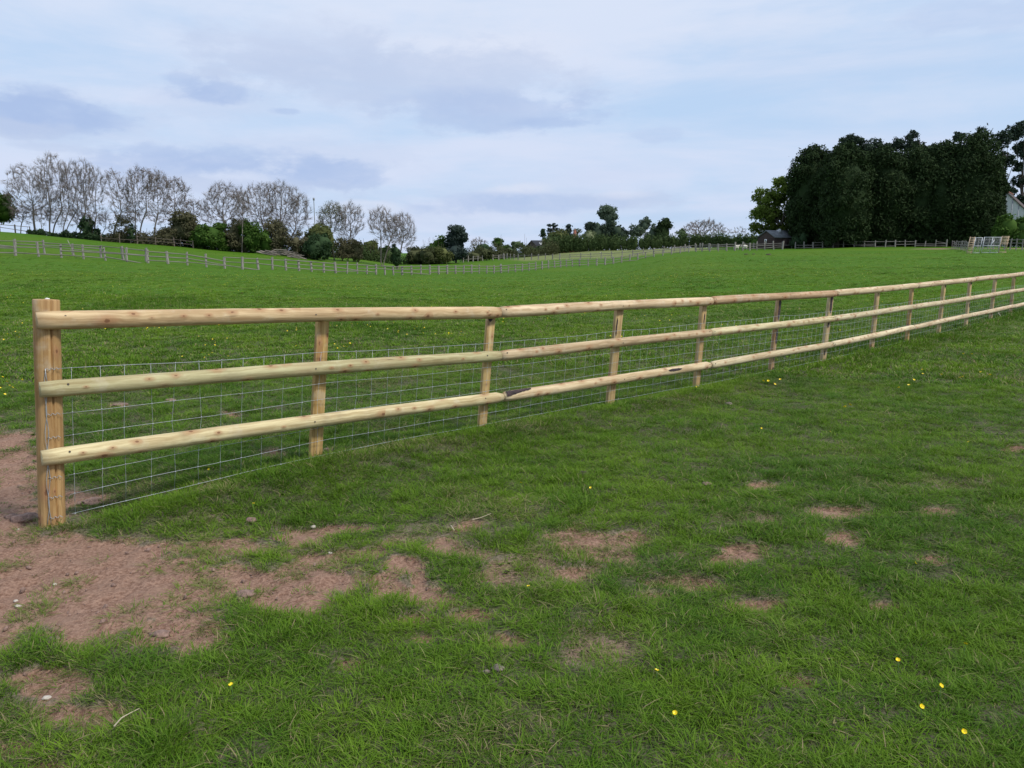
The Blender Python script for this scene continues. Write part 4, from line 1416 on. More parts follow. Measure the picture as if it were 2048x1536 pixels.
# ash trees with brown seed clusters
bare_tree('ash_tree', 'ash with brown seed clusters at the outer end of its clump, thin low trunk', 'tree', 232, 124, [(228, 378, 20, 32), (245, 410, 22, 40)], 6, trunk_x=226, n_att=480, keys=.30, group=GL, trunk_r=.15)
bare_tree('ash_tree', 'ash tree with brown seed clusters and paired trunks in the middle of its clump', 'tree', 272, 124, [(285, 372, 32, 34), (272, 415, 24, 34)], 7, trunk_x=276, stems=2, n_att=720, keys=.4, group=GL, trunk_r=.2)
bare_tree('ash_tree', 'ash with a straight pale trunk standing just clear of the brown thicket', 'tree', 312, 124, [(316, 378, 24, 34), (312, 420, 18, 32)], 8, trunk_x=309, n_att=520, keys=.35, group=GL, trunk_r=.18)
bare_tree('ash_tree', 'ash thick with brown seed clusters rising out of the brown thicket', 'tree', 350, 126, [(350, 388, 27, 30), (348, 420, 24, 28)], 9, trunk_x=343, n_att=620, keys=.55, group=GL, trunk_r=.2)
bare_tree('ash_tree', 'small seedy ash crown low between the brown thicket and the round bare tree', 'tree', 388, 128, [(388, 420, 18, 18)], 10, trunk_x=385, n_att=260, keys=.5, group=GL, trunk_r=.14)
bare_tree('round_tree', 'round-headed bare tree with a fine fan of twigs above the bright green hawthorn', 'tree', 452, 130, [(450, 412, 40, 44), (425, 430, 22, 28)], 11, trunk_x=456, n_att=900, group=GL, trunk_r=.28)
bare_tree('round_tree', 'thin pale-stemmed bare tree in front of the hedge between the two round crowns', 'tree', 484, 124, [(484, 415, 15, 38)], 12, trunk_x=484, n_att=300, group=GL, trunk_r=.12)
bare_tree('round_tree', 'broad bare tree whose crown is the highest above the log pile', 'tree', 540, 131, [(520, 405, 36, 36), (562, 402, 38, 36), (540, 440, 36, 30)], 13, trunk_x=541, stems=2, n_att=1250, group=GL, trunk_r=.26)
bare_tree('round_tree', 'bare tree spreading sideways toward the thin mast', 'tree', 592, 130, [(596, 425, 27, 36), (580, 455, 22, 25)], 14, trunk_x=572, n_att=620, group=GL, trunk_r=.2)
bare_tree('round_tree', 'bare tree with an olive haze of buds next to the thin mast', 'tree', 665, 134, [(664, 440, 27, 32), (650, 465, 20, 22)], 15, trunk_x=668, n_att=700, tint='twig_olive', group=GL, trunk_r=.2, leaves='leaf_olive')
bare_tree('round_tree', 'bare tree leaning away from its olive-budded neighbour, ivy at its foot', 'tree', 702, 133, [(702, 442, 26, 34), (695, 475, 18, 22)], 16, trunk_x=684, n_att=700, tint='twig', group=GL, trunk_r=.2)
bare_tree('round_tree', 'lone bare tree with two pale trunks and a rounded fan crown', 'tree', 766, 131, [(764, 450, 29, 32), (780, 462, 26, 32)], 17, trunk_x=764, stems=2, n_att=850, group=GL, trunk_r=.2)
bare_tree('round_tree', 'bare tree with a wide pink-grey crown beside the open sky', 'tree', 802, 134, [(804, 460, 28, 32), (812, 480, 20, 18)], 18, trunk_x=795, n_att=650, group=GL, trunk_r=.17)
bare_tree('small_bare_tree', 'small pale bare tree between the ivy-clad tree and the dark rounded bush', 'tree', 957, 230, [(957, 489, 16, 10)], 30, n_att=220, r_tip=.022, step=.6, trunk_r=.12)
bare_tree('domed_bare_tree', 'wide domed bare tree standing behind the clipped hedge', 'tree', 1408, 225, [(1408, 460, 40, 20), (1380, 466, 20, 14)], 31, n_att=900, r_tip=.026, step=.7, trunk_r=.3)
bare_tree('far_bare_tree', 'faint low bare tree beyond the hedge, second of the faint pair toward the oak', 'tree', 1478, 270, [(1480, 468, 16, 9)], 32, n_att=200, r_tip=.024, step=.8, trunk_r=.15)
bare_tree('far_bare_tree', 'faint low bare tree beyond the hedge, nearest the domed bare tree', 'tree', 1455, 275, [(1457, 467, 12, 8)], 33, n_att=160, r_tip=.022, step=.8, trunk_r=.15)

# leafy shrubs and trees, from the slope down to the hollow
LB = 'shrubs and small trees in the field boundary'
leafy('green_tree', 'green leafy tree cut by the frame edge on the skyline', 'tree', 0, 129, [(0, 412, 32, 32), (-20, 400, 30, 30), (8, 430, 22, 16)], 'leaf_green', 40, leaf=.24, trunk_x=-3)
leafy('ivy_bush', 'small dark ivy bush at the foot of the slender skyline tree', 'bush', 176, 125, [(177, 448, 15, 20), (192, 460, 8, 9)], 'leaf_dark', 41, leaf=.2, dens=.7, core=.5, group=LB)
leafy('thin_shrub', 'thin grey-green shrub half leafless under the seedy ashes', 'shrub', 245, 123.5, [(240, 452, 22, 26), (262, 445, 14, 22)], 'leaf_brown', 42, leaf=.12, dens=.22, core=0, group=LB)
leafy('ivy_bush', 'dark ivy-wrapped stump bush among the paired ash trunks', 'bush', 263, 123, [(262, 462, 8, 18)], 'leaf_dark', 43, leaf=.18, dens=.6, core=.5, group=LB)
leafy('brown_thicket', 'large rounded brown-green thicket of budding thorn', 'bush', 362, 124, [(360, 458, 40, 34), (335, 472, 20, 20), (372, 440, 20, 14)], 'leaf_brown', 44, leaf=.17, dens=1.0, core=.55, group=LB)
leafy('hawthorn', 'bright green hawthorn beside the brown thicket', 'bush', 422, 124.5, [(424, 468, 30, 26), (400, 475, 18, 18), (440, 478, 18, 18)], 'leaf_green', 45, leaf=.2, group=LB)
leafy('brown_shrub', 'brownish leafing shrub between two green hawthorns', 'shrub', 470, 126, [(470, 462, 26, 30), (464, 484, 22, 20), (485, 480, 18, 22)], 'leaf_brown', 46, leaf=.16, dens=.8, core=.5, group=LB)
leafy('hawthorn', 'green hawthorn overhanging the end of the log pile', 'bush', 510, 126, [(508, 472, 26, 26), (530, 478, 16, 22), (490, 455, 16, 16)], 'leaf_green', 47, leaf=.2, group=LB)
leafy('brown_shrub', 'tall tangle of brown-green shrub behind the log pile', 'shrub', 560, 127, [(560, 470, 26, 30), (590, 480, 22, 26), (545, 455, 18, 20)], 'leaf_brown', 48, leaf=.15, dens=.6, core=.42, group=LB)
leafy('holly', 'dark glossy round holly at the end of the log pile', 'bush', 630, 125, [(628, 492, 27, 24), (645, 485, 18, 24)], 'leaf_dark', 49, leaf=.2, group=LB)
leafy('olive_bush', 'tall olive-green domed bush below the thin mast', 'bush', 640, 129, [(636, 470, 30, 24), (622, 482, 18, 20), (655, 478, 18, 20)], 'leaf_olive', 50, leaf=.2, group=LB)
leafy('brown_shrub', 'loose brown shrub with many thin stems beside the gap in the hedge', 'shrub', 695, 132, [(690, 490, 26, 20), (712, 488, 18, 18)], 'leaf_brown', 51, leaf=.15, dens=.6, core=.45, group=LB)
leafy('hedge_bush', 'dark domed bush in the hedge behind the lone two-trunk tree', 'bush', 741, 160, [(742, 492, 18, 17), (725, 500, 18, 14)], 'leaf_olive', 52, leaf=.2, group=LB)
leafy('hedge_bush', 'spreading green bush behind the lone two-trunk tree, toward the gap', 'bush', 775, 163, [(770, 503, 26, 14), (740, 508, 22, 12)], 'hedge', 53, leaf=.2, group=LB)
leafy('holly', 'dark holly at the foot of the wide pink-grey bare tree', 'bush', 793, 132, [(793, 505, 12, 20)], 'leaf_dark', 54, leaf=.18, group=LB)
leafy('hedge_bush', 'low brownish hedge bush below the open sky', 'bush', 835, 160, [(830, 510, 28, 17), (855, 508, 20, 16)], 'hedge_br', 55, leaf=.2, group=LB)
leafy('round_green_tree', 'small bushy green tree against the side of the ivy-clad tree', 'tree', 877, 168, [(880, 490, 20, 19), (868, 496, 17, 16), (895, 498, 14, 16)], 'leaf_green', 56, leaf=.2, group=LB)
leafy('olive_bush', 'yellow-green bush in front of the ivy-clad tree', 'bush', 884, 160, [(882, 505, 24, 14)], 'leaf_olive', 57, leaf=.2, group=LB)
leafy('ivy_clad_tree', 'tall dark ivy-clad tree standing alone in the hollow', 'tree', 912, 166, [(914, 462, 20, 18), (908, 482, 20, 22), (912, 505, 23, 22), (926, 472, 12, 16)], 'leaf_blue', 58, leaf=.22, ncl=22, rcl=.4, core=.6)
leafy('hedge_bush', 'low mixed hedge bush next to the short grey fence', 'bush', 950, 175, [(945, 512, 22, 12), (968, 505, 18, 12)], 'hedge_br', 59, leaf=.2, group=LB)
leafy('dark_dome_tree', 'dark rounded evergreen in front of the small pale bare tree', 'tree', 969, 200, [(970, 495, 17, 11), (962, 500, 14, 9)], 'leaf_dark', 60, leaf=.24, group=LB)
leafy('pale_green_tree', 'small fresh green tree with upright shoots beyond the hollow hedge', 'tree', 996, 205, [(996, 486, 13, 12), (1008, 496, 16, 9)], 'leaf_green', 61, leaf=.24, group=LB)
leafy('grey_bush', 'grey-green bush before the dark-roofed barn', 'bush', 1034, 205, [(1034, 490, 16, 10), (1020, 498, 18, 8)], 'leaf_pale', 62, leaf=.22, dens=.8, group=LB)
leafy('hedge_bush', 'low hawthorn hedge bush at the corner of the pale meadow', 'bush', 1010, 190, [(1010, 506, 26, 8), (985, 508, 20, 9)], 'hedge_br', 63, leaf=.2, group=LB)
leafy('hedge_bush', 'green hedge bush below the dark-roofed barn', 'bush', 1065, 205, [(1062, 500, 26, 8), (1090, 497, 20, 9)], 'hedge', 64, leaf=.2, group=LB)

# clipped hedge in two lengths
def hedge(label, x0, x1, Y0, Y1, ytop, ybot, mat, seed):
    root = thing('clipped_hedge', G((x0 + x1) / 2, (Y0 + Y1) / 2), label, 'hedge')
    base = np.array(root.location)
    mb = MB(); g = np.random.default_rng(seed); cs, rc = [], []
    n = max(6, int((x1 - x0) / 6))
    sb = MB()
    for i in range(n + 1):
        t = (i + .35 * g.normal()) / n; xx = x0 + (x1 - x0) * t; Y = Y0 + (Y1 - Y0) * t
        gp = G(xx, Y); top = P(xx, ytop + g.normal() * 1.6, Y)[2]
        h = top - gp[2]
        for zf in (.2, .5, .78):
            cs.append(np.array([gp[0], gp[1], gp[2] + h * zf]) - base + g.normal(size=3) * .2); rc.append(h * .30)
        v, tt = ico(2, seed + i, .1); mb.add(v * [(x1 - x0) / n * Y / F_PX * .9, h * .22, h * .44] + np.array([gp[0], gp[1], gp[2] + h * .46]) - base, None, tt)
        sb.tubes([np.array([gp[0], gp[1], gp[2] - .2]) - base], [np.array([gp[0], gp[1], gp[2] + h * .6]) - base], .06, .03, 4)
    V, Q = leaf_cloud(cs, np.array(rc) * 1.15, int(len(cs) * 110), .21, seed, .1)
    mb.add(V, Q)
    mb.build('leaves', M[mat], root)
    sb.build('stems', M['bark_deep'], root)
hedge('long dark clipped hedge under the tall poplar, up to the break', 1100, 1352, 208, 205, 473, 499, 'hedge', 70)
hedge('dark clipped hedge from the break to the brown shed', 1362, 1520, 205, 195, 470, 497, 'hedge', 71)

def low_hedge(label, x0, x1, Y0, Y1, hgt, mat, seed):
    root = thing('low_hedge', G((x0 + x1) / 2, (Y0 + Y1) / 2), label, 'hedge')
    base = np.array(root.location); g = np.random.default_rng(seed); cs, rc = [], []
    n = int((x1 - x0) / 4); sb = MB()
    for i in range(n + 1):
        t = i / n; gp = G(x0 + (x1 - x0) * t, Y0 + (Y1 - Y0) * t)
        h = hgt * (.35 + 1.1 * float(vnoise(i * .33, seed * 1.0, seed)))
        for zf in (.08, .3, .62):
            cs.append(gp + np.array([0, 0, h * zf]) - base + g.normal(size=3) * .15); rc.append(h * .45)
        if g.uniform() < .5: sb.tubes([gp - base - [0, 0, .2]], [gp - base + [g.normal() * .3, 0, h * 1.5]], .04, .02, 4)
    V, Q = leaf_cloud(cs, np.array(rc), int(len(cs) * (75 if hgt < 3 else 130)), .16 if hgt < 3 else .26, seed, .1)
    mb = MB(); mb.add(V, Q); mb.build('leaves', M[mat], root); sb.build('stems', M['bark_deep'], root)
low_hedge('dark evergreen strip added to block bright sky gaps along the foot of the conifer belt', 1585, 1992, 164, 163, 4.2, 'leaf_yew', 135)  # added leaf strip, blocks the bright sky showing under the belt
low_hedge('low dark bramble bank under the skyline trees', 62, 205, 126, 124, 1.0, 'leaf_dark', 130)
low_hedge('low brown hedge bottom under the seedy ashes', 205, 345, 124, 123.5, 1.6, 'leaf_brown', 131)
low_hedge('dark hedge bottom beneath the hawthorns and brown shrubs', 330, 610, 127, 128, 2.6, 'leaf_dark', 132)
low_hedge('green hedge bottom across the hollow beyond the two-trunk tree', 650, 885, 150, 164, 2.8, 'hedge', 133)
low_hedge('mixed hedge bottom between the ivy-clad tree and the meadow corner', 925, 1110, 178, 200, 2.8, 'hedge_br', 134)

leafy('conical_yew', 'dark conical yew rising over the dark-roofed barn', 'tree', 1086, 226, [(1086, 473, 9, 16)], 'leaf_dark', 72, leaf=.26, shape='cone', core=.6)
leafy('cedar', 'flat-tiered dark cedar behind the domed green tree', 'tree', 1104, 235, [(1105, 451, 11, 6), (1100, 460, 9, 5), (1112, 459, 9, 5), (1104, 470, 10, 8)], 'leaf_blue', 73, leaf=.28, ncl=10, core=.4, flat=.6)
leafy('domed_green_tree', 'broad domed green tree hiding the barn end', 'tree', 1116, 216, [(1116, 479, 29, 23), (1102, 485, 18, 16), (1134, 484, 16, 16)], 'leaf_olive', 74, leaf=.25)
leafy('pointed_fir', 'dark pointed fir behind the brick chimney', 'tree', 1137, 240, [(1137, 462, 10, 18)], 'leaf_blue', 75, leaf=.28, shape='cone', core=.6)
leafy('wispy_tree', 'wispy thin-leaved tree over the brick chimney', 'tree', 1154, 242, [(1154, 463, 11, 11)], 'leaf_olive', 76, leaf=.2, dens=.25, core=0, ncl=14)
leafy('blossom_bush', 'pale blossoming bush beside the brick chimney', 'bush', 1178, 214, [(1178, 472, 17, 15), (1186, 480, 12, 10)], 'leaf_blossom', 77, leaf=.24)
leafy('dark_pine', 'dark pine with reddish shade leaning on the tall poplar', 'tree', 1196, 225, [(1194, 457, 17, 22), (1180, 458, 11, 18), (1204, 472, 17, 18)], 'leaf_pine', 78, leaf=.26, ncl=18, rcl=.42)
leafy('tall_poplar', 'tall feathery grey-green poplar, the highest tree by the houses', 'tree', 1215, 228, [(1213, 424, 18, 17), (1220, 438, 17, 28), (1215, 465, 20, 20), (1203, 428, 8, 14)], 'leaf_grey', 79, leaf=.26, ncl=26, rcl=.36, core=.5, dens=.9)
leafy('dark_fir', 'dark fir at the side of the tall poplar, sloping to the hedge', 'tree', 1240, 224, [(1236, 463, 15, 18), (1246, 470, 12, 12)], 'leaf_pine', 80, leaf=.26)
leafy('willow', 'pale grey-green willow beside the lone dark conifer', 'tree', 1288, 226, [(1290, 450, 13, 20), (1275, 464, 17, 16), (1304, 462, 13, 18)], 'leaf_grey', 81, leaf=.25, core=.55)
leafy('dark_conifer', 'lone dark conifer with ragged pointed tops above the hedge', 'tree', 1327, 224, [(1328, 457, 18, 24), (1333, 443, 9, 11), (1320, 466, 16, 16)], 'leaf_yew', 82, leaf=.26, ncl=20)
leafy('pale_bush', 'pale green bush rising behind the break in the hedge', 'bush', 1360, 222, [(1362, 466, 12, 10)], 'leaf_pale', 83, leaf=.22, dens=.6, core=.4)

# oak beside the shed
leafy('oak', 'spreading oak in fresh yellow-green leaf behind the brown shed', 'tree', 1562, 168, [(1566, 378, 36, 28), (1530, 400, 32, 24), (1518, 432, 27, 24), (1548, 425, 32, 28), (1584, 405, 28, 36), (1545, 455, 28, 20), (1580, 450, 30, 28), (1512, 457, 16, 14)], 'leaf_oak', 84, leaf=.25, ncl=22, rcl=.33, shell=.55, core=.30, dens=.60, trunk_r=.45, trunk_x=1566)
leafy('shed_bush', 'grey-green bush against the end of the brown shed', 'bush', 1596, 157, [(1594, 482, 13, 13), (1606, 474, 10, 14)], 'leaf_dark', 85, leaf=.2)
leafy('shed_bush', 'low green bush at the gable of the brown shed', 'bush', 1508, 166, [(1508, 484, 15, 9), (1520, 474, 10, 9)], 'leaf_green', 86, leaf=.2, dens=.8)

# belt of tall dark conifers
CG = 'tall dark conifers in the belt'
def belt(x, Y, w, ytop, seed, label, ybot=500):
    k = Y / F_PX
    hh = (ybot - ytop) / 2
    leafy('cypress', label, 'tree', x, Y, [(x, ytop + hh, w, hh)], 'leaf_yew', seed, leaf=.20, shape='column', ncl=170, rcl=.27, droop=.40, elong=1.6, core=.76, dens=2.3, group=CG, trunk_mat='bark_deep', flat=.0, limbs=False)
belt(1632, 158, 50, 284, 90, 'cypress at the oak end of the dark belt, its top sloping down to the oak')
belt(1614, 161, 36, 318, 91, 'shorter cypress tucked between the oak and the dark belt')
belt(1672, 155, 54, 290, 92, 'dark cypress second from the oak in the belt')
belt(1722, 157, 54, 296, 93, 'dark cypress below the clumpy pine tops, third from the oak')
belt(1775, 155, 56, 290, 94, 'dark cypress in the middle of the belt, fourth from the oak')
belt(1828, 157, 54, 292, 95, 'dark cypress next to the dip in the belt top')
belt(1880, 156, 52, 285, 96, 'dark cypress beside the tallest one in the belt')
belt(1936, 154, 60, 262, 97, 'tallest cypress at the house end of the dark belt')
belt(1968, 156, 34, 330, 98, 'narrow cypress edging the white house wall')


def pine(label, x, Y, ytop, w, lobes, seed, dens=.8):
    leafy('pine', label, 'tree', x, Y, lobes, 'leaf_pine', seed, leaf=.22, ncl=24, rcl=.30, shell=.35, core=.30, dens=dens, group='pines standing behind the dark belt', trunk_mat='bark_deep', trunk_r=.28, depth=.8)
pine('pine with a rounded top over the oak end of the belt', 1702, 172, 264, 30, [(1703, 286, 26, 22), (1688, 302, 20, 18), (1730, 298, 18, 18)], 110)
pine('pine with two small ragged tufts over the belt', 1755, 174, 272, 26, [(1747, 298, 20, 20), (1769, 297, 18, 20)], 111)
pine('pine with a pointed tuft between the ragged and the square tops', 1792, 174, 265, 20, [(1793, 289, 16, 21), (1778, 302, 17, 17)], 112)
pine('pine with a square upright top over the middle of the belt', 1828, 173, 260, 26, [(1827, 286, 20, 25), (1848, 300, 17, 18)], 113)
pine('small pine tip in the dip of the belt top', 1868, 175, 285, 16, [(1866, 303, 14, 15), (1888, 296, 13, 15)], 114)
pine('pine tufts just over the shoulder of the tallest cypress', 1963, 176, 250, 22, [(1966, 268, 15, 16), (1912, 274, 14, 12)], 115)
pine('tall open pine behind the white house, nearest the belt', 2004, 178, 255, 40, [(2002, 282, 18, 22), (2012, 318, 22, 18), (1998, 345, 16, 20), (2012, 385, 20, 16), (2022, 412, 18, 16)], 116, .75)
pine('tallest open pine at the frame edge with sky between its limbs', 2040, 179, 236, 40, [(2036, 262, 24, 22), (2052, 300, 24, 22), (2034, 330, 14, 14), (2046, 362, 20, 16), (2040, 400, 18, 12), (2052, 430, 22, 22)], 117, .75)
pine('pine just past the tallest one, mostly out of frame', 2082, 178, 250, 40, [(2082, 275, 26, 28), (2080, 330, 26, 24), (2085, 400, 24, 30)], 118, .75)
leafy('laurel', 'green laurel in front of the white house wall', 'bush', 2012, 138, [(2012, 448, 24, 26), (2030, 462, 22, 22), (1998, 462, 16, 24), (2040, 450, 24, 24)], 'leaf_green', 119, leaf=.26)
leafy('laurel', 'brighter low laurel past the white house at the frame edge', 'bush', 2045, 136, [(2046, 470, 18, 14), (2075, 465, 24, 20)], 'leaf_green', 120, leaf=.24)

# ------------------------------------------------------------------ buildings
def gable_house(name, label, cat, x, Y, w, d, eave, ridge, rz, wallm, roofm, boards=0, extra=None, over=.25):
    p = G(x, Y)
    root = thing(name, p, label, cat, rz=rz)
    # local: gable faces -y, ridge along y
    V = np.array([[-w / 2, 0, -.3], [w / 2, 0, -.3], [w / 2, 0, eave], [0, 0, ridge], [-w / 2, 0, eave],
                  [-w / 2, d, -.3], [w / 2, d, -.3], [w / 2, d, eave], [0, d, ridge], [-w / 2, d, eave]])
    me = bpy.data.meshes.new('wall')
    me.from_pydata(V.tolist(), [], [(0, 1, 2, 3, 4), (9, 8, 7, 6, 5), (1, 6, 7, 2), (5, 0, 4, 9), (2, 7, 8, 3), (9, 4, 3, 8)])
    me.materials.append(M[wallm])
    wl = link('wall', me, root)
    sl = math.atan2(ridge - eave, w / 2); Ls = math.hypot(ridge - eave, w / 2) + over
    for s in (-1, 1):
        mb = MB()
        c = np.array([s * (w / 4 + over / 2 * math.cos(sl)), d / 2, (eave + ridge) / 2 - over / 2 * math.sin(sl) + .09])
        mb.box(c, (Ls, d + 2 * over, .12), rot=Euler((0, s * sl, 0)).to_matrix())
        mb.build('roof', M[roofm], root)
    return root, wl


# brown shed
sh, wl = gable_house('field_shed', 'dark brown boarded shed with a grey felt roof under the oak', 'shed', 1531, 160, 4.3, 6.6, 2.25, 3.6, R(-58), 'shedwood', 'shedroof')
for k in range(9):
    mb = MB(); z = .12 + k * .24
    mb.box((0, -.025, z), (4.32, .04, .215)); mb.build('board', M['shedwood'], sh)
mb = MB(); mb.box((-.1, -.07, 1.55), (.55, .05, .75)); wf = mb.build('window', M['whitepaint'], sh)
mb = MB(); mb.box((-.1, -.10, 1.55), (.22, .03, .5)); mb.build('pane', M['dark'], wf)
mb = MB(); mb.box((2.18, 3.4, 1.0), (.06, 1.2, 2.0)); mb.build('door', M['shedwood'], sh)
mb = MB(); mb.box((2.19, 5.2, .95), (.08, 1.6, 1.9)); mb.build('opening_shade', M['dark'], sh)  # near-black slab painted for the unlit inside of the shed
mb = MB(); v_, t_ = ico(2, 8, .08); mb.add(v_ * [.45, .45, .5] + [.6, 3.2, 3.55], None, t_); mb.build('roof_vent', M['batten'], sh, True)

# white house behind the conifers
hs_, wl = gable_house('white_house', 'white boarded house whose gable slopes down beside the tall conifers', 'house', 1999, 160, 13.0, 12, 4.3, 10.9, R(-38), 'whitewall', 'browntile', over=.3)
for k in range(-4, 5):
    x = k * 1.15 + .2
    top = 4.3 + 6.6 * (1 - abs(x) / 6.5) - .2
    mb = MB(); mb.box((x, -.03, top / 2), (.16, .05, top)); mb.build('batten', M['batten'], hs_)
for (wx, wz) in ((3.9, 2.6), (1.2, 2.6)):
    mb = MB(); mb.box((wx, -.05, wz), (.9, .08, 1.3)); f_ = mb.build('window', M['whitewall'], hs_)
    mb = MB(); mb.box((wx, -.10, wz), (.74, .03, 1.12)); mb.build('pane', M['dark'], f_)
mb = MB(); mb.box((0, 6.0, 11.05), (.35, 12.2, .22)); mb.build('ridge_tile', M['brick'], hs_)

# dark barn and brick house among the garden trees
bn_, wl = gable_house('dark_barn', 'dark barn with a bright roof light below the conical yew', 'barn', 1064, 222, 7.5, 9, 1.9, 3.9, R(-62), 'shedwood', 'slate')
mb = MB(); mb.box((2.1, 2.6, 3.02), (1.5, 2.4, .06), rot=Euler((0, math.atan2(2.0, 3.75), 0)).to_matrix()); mb.build('roof_light', M['whitepaint'], bn_)  # white paint stands in for sky reflected in the glass
bh, wl = gable_house('brick_house', 'brick house with a red chimney half hidden by garden trees', 'house', 1154, 222, 5, 6, 2.6, 4.2, R(80), 'brick', 'browntile')
mb = MB(); mb.box((0, .7, 4.6), (.8, .8, 2.4)); ch = mb.build('chimney', M['brick'], bh)
mb = MB(); mb.tubes([(0, .7, 5.8)], [(0, .7, 6.3)], .2, .16, 8); mb.build('chimney_pot', M['brick'], ch)

# mast
p = G(632, 150)
mt = thing('mast', p, 'thin grey mast rising above the olive-budded tree', 'mast')
hm = P(632, 396, 150)[2] - p[2]
mb = MB(); mb.tubes([(0, 0, -.2)], [(0, 0, hm)], .11, .07, 6); mb.build('pole', M['mast'], mt)
mb = MB(); mb.box((0, 0, hm - .2), (.34, .12, .5)); mb.build('antenna', M['mast'], mt)

# white post-box-like trailer roof glimpsed under the ashes
p = G(318, 140)
tr_ = thing('trailer', p, 'white trailer roof glimpsed between the ash trunks and the brown thicket', 'trailer')
mb = MB(); mb.box((0, 0, .95), (1.6, 1.2, .8)); mb.build('body', M['whitepaint'], tr_)
mb = MB(); mb.box((0, 0, 1.39), (1.7, 1.3, .08)); mb.build('roof', M['whitepaint'], tr_)
for s in (-1, 1):
    mb = MB(); mb.tubes([(s * .75, 0, .35)], [(s * .9, 0, .35)], .35, .35, 12); mb.build('wheel', M['dark'], tr_)

# pile of cut branches
p = G(568, 122)
lp = thing('log_pile', p, 'long pile of cut grey branches below the brown shrubs', 'log pile')
g = random.Random(5)
for i in range(46):
    a = np.array([g.uniform(-4.2, 2.0), g.uniform(-.5, .9), 0]); ln = g.uniform(.8, 2.4); an = g.gauss(.0, .35)
    a[2] = .12 + max(0, 1.0 - abs(a[0] + .5) * .16) * g.uniform(0, 1.0)
    b_ = a + np.array([math.cos(an) * ln, math.sin(an) * ln * .5, g.gauss(-.1, .22)])
    base_z = lambda q: float(gz(p[0] + q[0], p[1] + q[1])[0]) - p[2]
    a[2] += base_z(a); b_[2] = max(b_[2] + base_z(b_) * .6, base_z(b_) + .05)
    mb = MB(); r0 = g.uniform(.04, .11); mb.tubes([a], [b_], r0, r0 * .6, 6); mb.build('branch', M['log'], lp)

# sheep
def sheep(x, Y, rz, label, head_down):
    p = G(x, Y)
    root = thing('sheep', p, label, 'sheep', 'sheep behind the corner fence', rz)
    v, t = ico(3, int(x), .05, 3.5)
    mb = MB()
    V = v * [.56, .30, .33] + [0, 0, .68]
    mb.add(V, None, t)
    v2, t2 = ico(2)
    mb.add(v2 * [.20, .14, .20] + [.50, 0, .80], None, t2)
    hx, hz = (.72, .62) if head_down else (.74, .98)
    mb.tubes([(.48, 0, .82)], [(hx - .05, 0, hz)], .15, .10, 8)
    mb.build('body', M['wool'], root, True)
    mb = MB()
    mb.add(v2 * [.16, .085, .10] + [hx, 0, hz], None, t2)
    for s in (-1, 1):
        mb.add(v2 * [.03, .08, .03] + [hx - .09, s * .12, hz + .05], None, t2)
    mb.build('head', M['sheepface'], root, True)
    for lx in (-.34, .34):
        for s in (-1, 1):
            mb = MB()
            mb.tube_path([(lx, s * .16, .55), (lx + (.03 if lx > 0 else -.05), s * .16, .30), (lx, s * .16, .0)], [.085, .045, .04], 6)
            mb.build('leg', M['sheepface'], root, True)
    return root
sheep(1472, 154, R(15), 'white sheep with raised head on the side nearer the hedge break', False)
sheep(1489, 154, R(165), 'white sheep with lowered head on the side nearer the brown shed', True)

# ------------------------------------------------------------------ small things in the grass
def bc_parts(stem_h):
    mb = MB()
    mb.tube_path([(0, 0, -.02), (.004, .002, stem_h * .5), (0, 0, stem_h)], [.0013, .0012, .001], 5)
    st = mb.mesh('stem', M['stem'], True)
    V, Q = [], []
    for k in range(5):
        a = k * 2 * math.pi / 5
        u = np.array([math.cos(a), math.sin(a), 0]); w = np.array([-math.sin(a), math.cos(a), 0])
        n0 = len(V)
        for r_, wd, z in ((.001, .002, 0), (.006, .0062, .0025), (.0105, .0060, .006), (.0125, .003, .0085)):
            V += [u * r_ - w * wd + [0, 0, z], u * r_ + [0, 0, z - .0012], u * r_ + w * wd + [0, 0, z]]
        for i in range(3):
            for j in range(2):
                q = n0 + i * 3 + j
                Q.append([q, q + 1, q + 4, q + 3])
    return st, mesh_np('flower_head', np.array(V), np.array(Q), M['petal'], True)


bc_st, bc_fl = bc_parts(.075)
frng = random.Random(3)


def buttercup(x, y, label, group=None, size=1.0, h=1.0, world=None):
    if world is None:
        q = ground_hit(x, y, .05)
        X, Y = q[0], q[1]
    else:
        X, Y = world
    z = float(gz(X, Y)[0])
    root = thing('buttercup', (X, Y, z), label, 'flower', group, frng.uniform(0, 6.28))
    a = link('stem', bc_st, root); a.scale = (1, 1, h)
    f = link('flower_head', bc_fl, root, (0, 0, .075 * h)); f.scale = (size,) * 3
    f.rotation_euler = (frng.uniform(-.1, .9), frng.uniform(-.5, .5), 0)
    return root


NEAR = [(1057, 1178, 'yellow buttercup standing alone among the bare patches in the middle of the turf'),
        (1313, 1347, 'yellow buttercup half hidden in dark turf beyond the grey clod'),
        (1831, 1125, 'bright open buttercup highest up the lush turf of its loose group'),
        (1931, 1295, 'flat-topped buttercup with a bud below it'),
        (1795, 1329, 'wide open buttercup facing up in the lush turf'),
        (1880, 1387, 'small half-closed buttercup between two open ones'),
        (1842, 1422, 'open buttercup just below the small half-closed one'),
        (1926, 1481, 'lowest buttercup, close to the corner of the lush turf'),
        (1350, 1430, 'tiny buttercup nearest the lower middle of the turf'),
        (463, 1380, 'ragged buttercup in the turf below the red earth'),
        (1042, 969, 'buttercup in the turf in front of the third post'),
        (507, 1006, 'buttercup at the edge of the tall grass by the end post'),
        (418, 946, 'buttercup growing right under the netting of the first bay'),
        (1181, 983, 'buttercup on the open turf below the fourth post'),
        (1523, 858, 'buttercup on the turf below the sixth post'),
        (1660, 862, 'buttercup out on the turf below the seventh post'),
        (1392, 774, 'buttercup touching the foot of the fifth post'),
        (1937, 880, 'buttercup alone on the turf near the frame edge')]
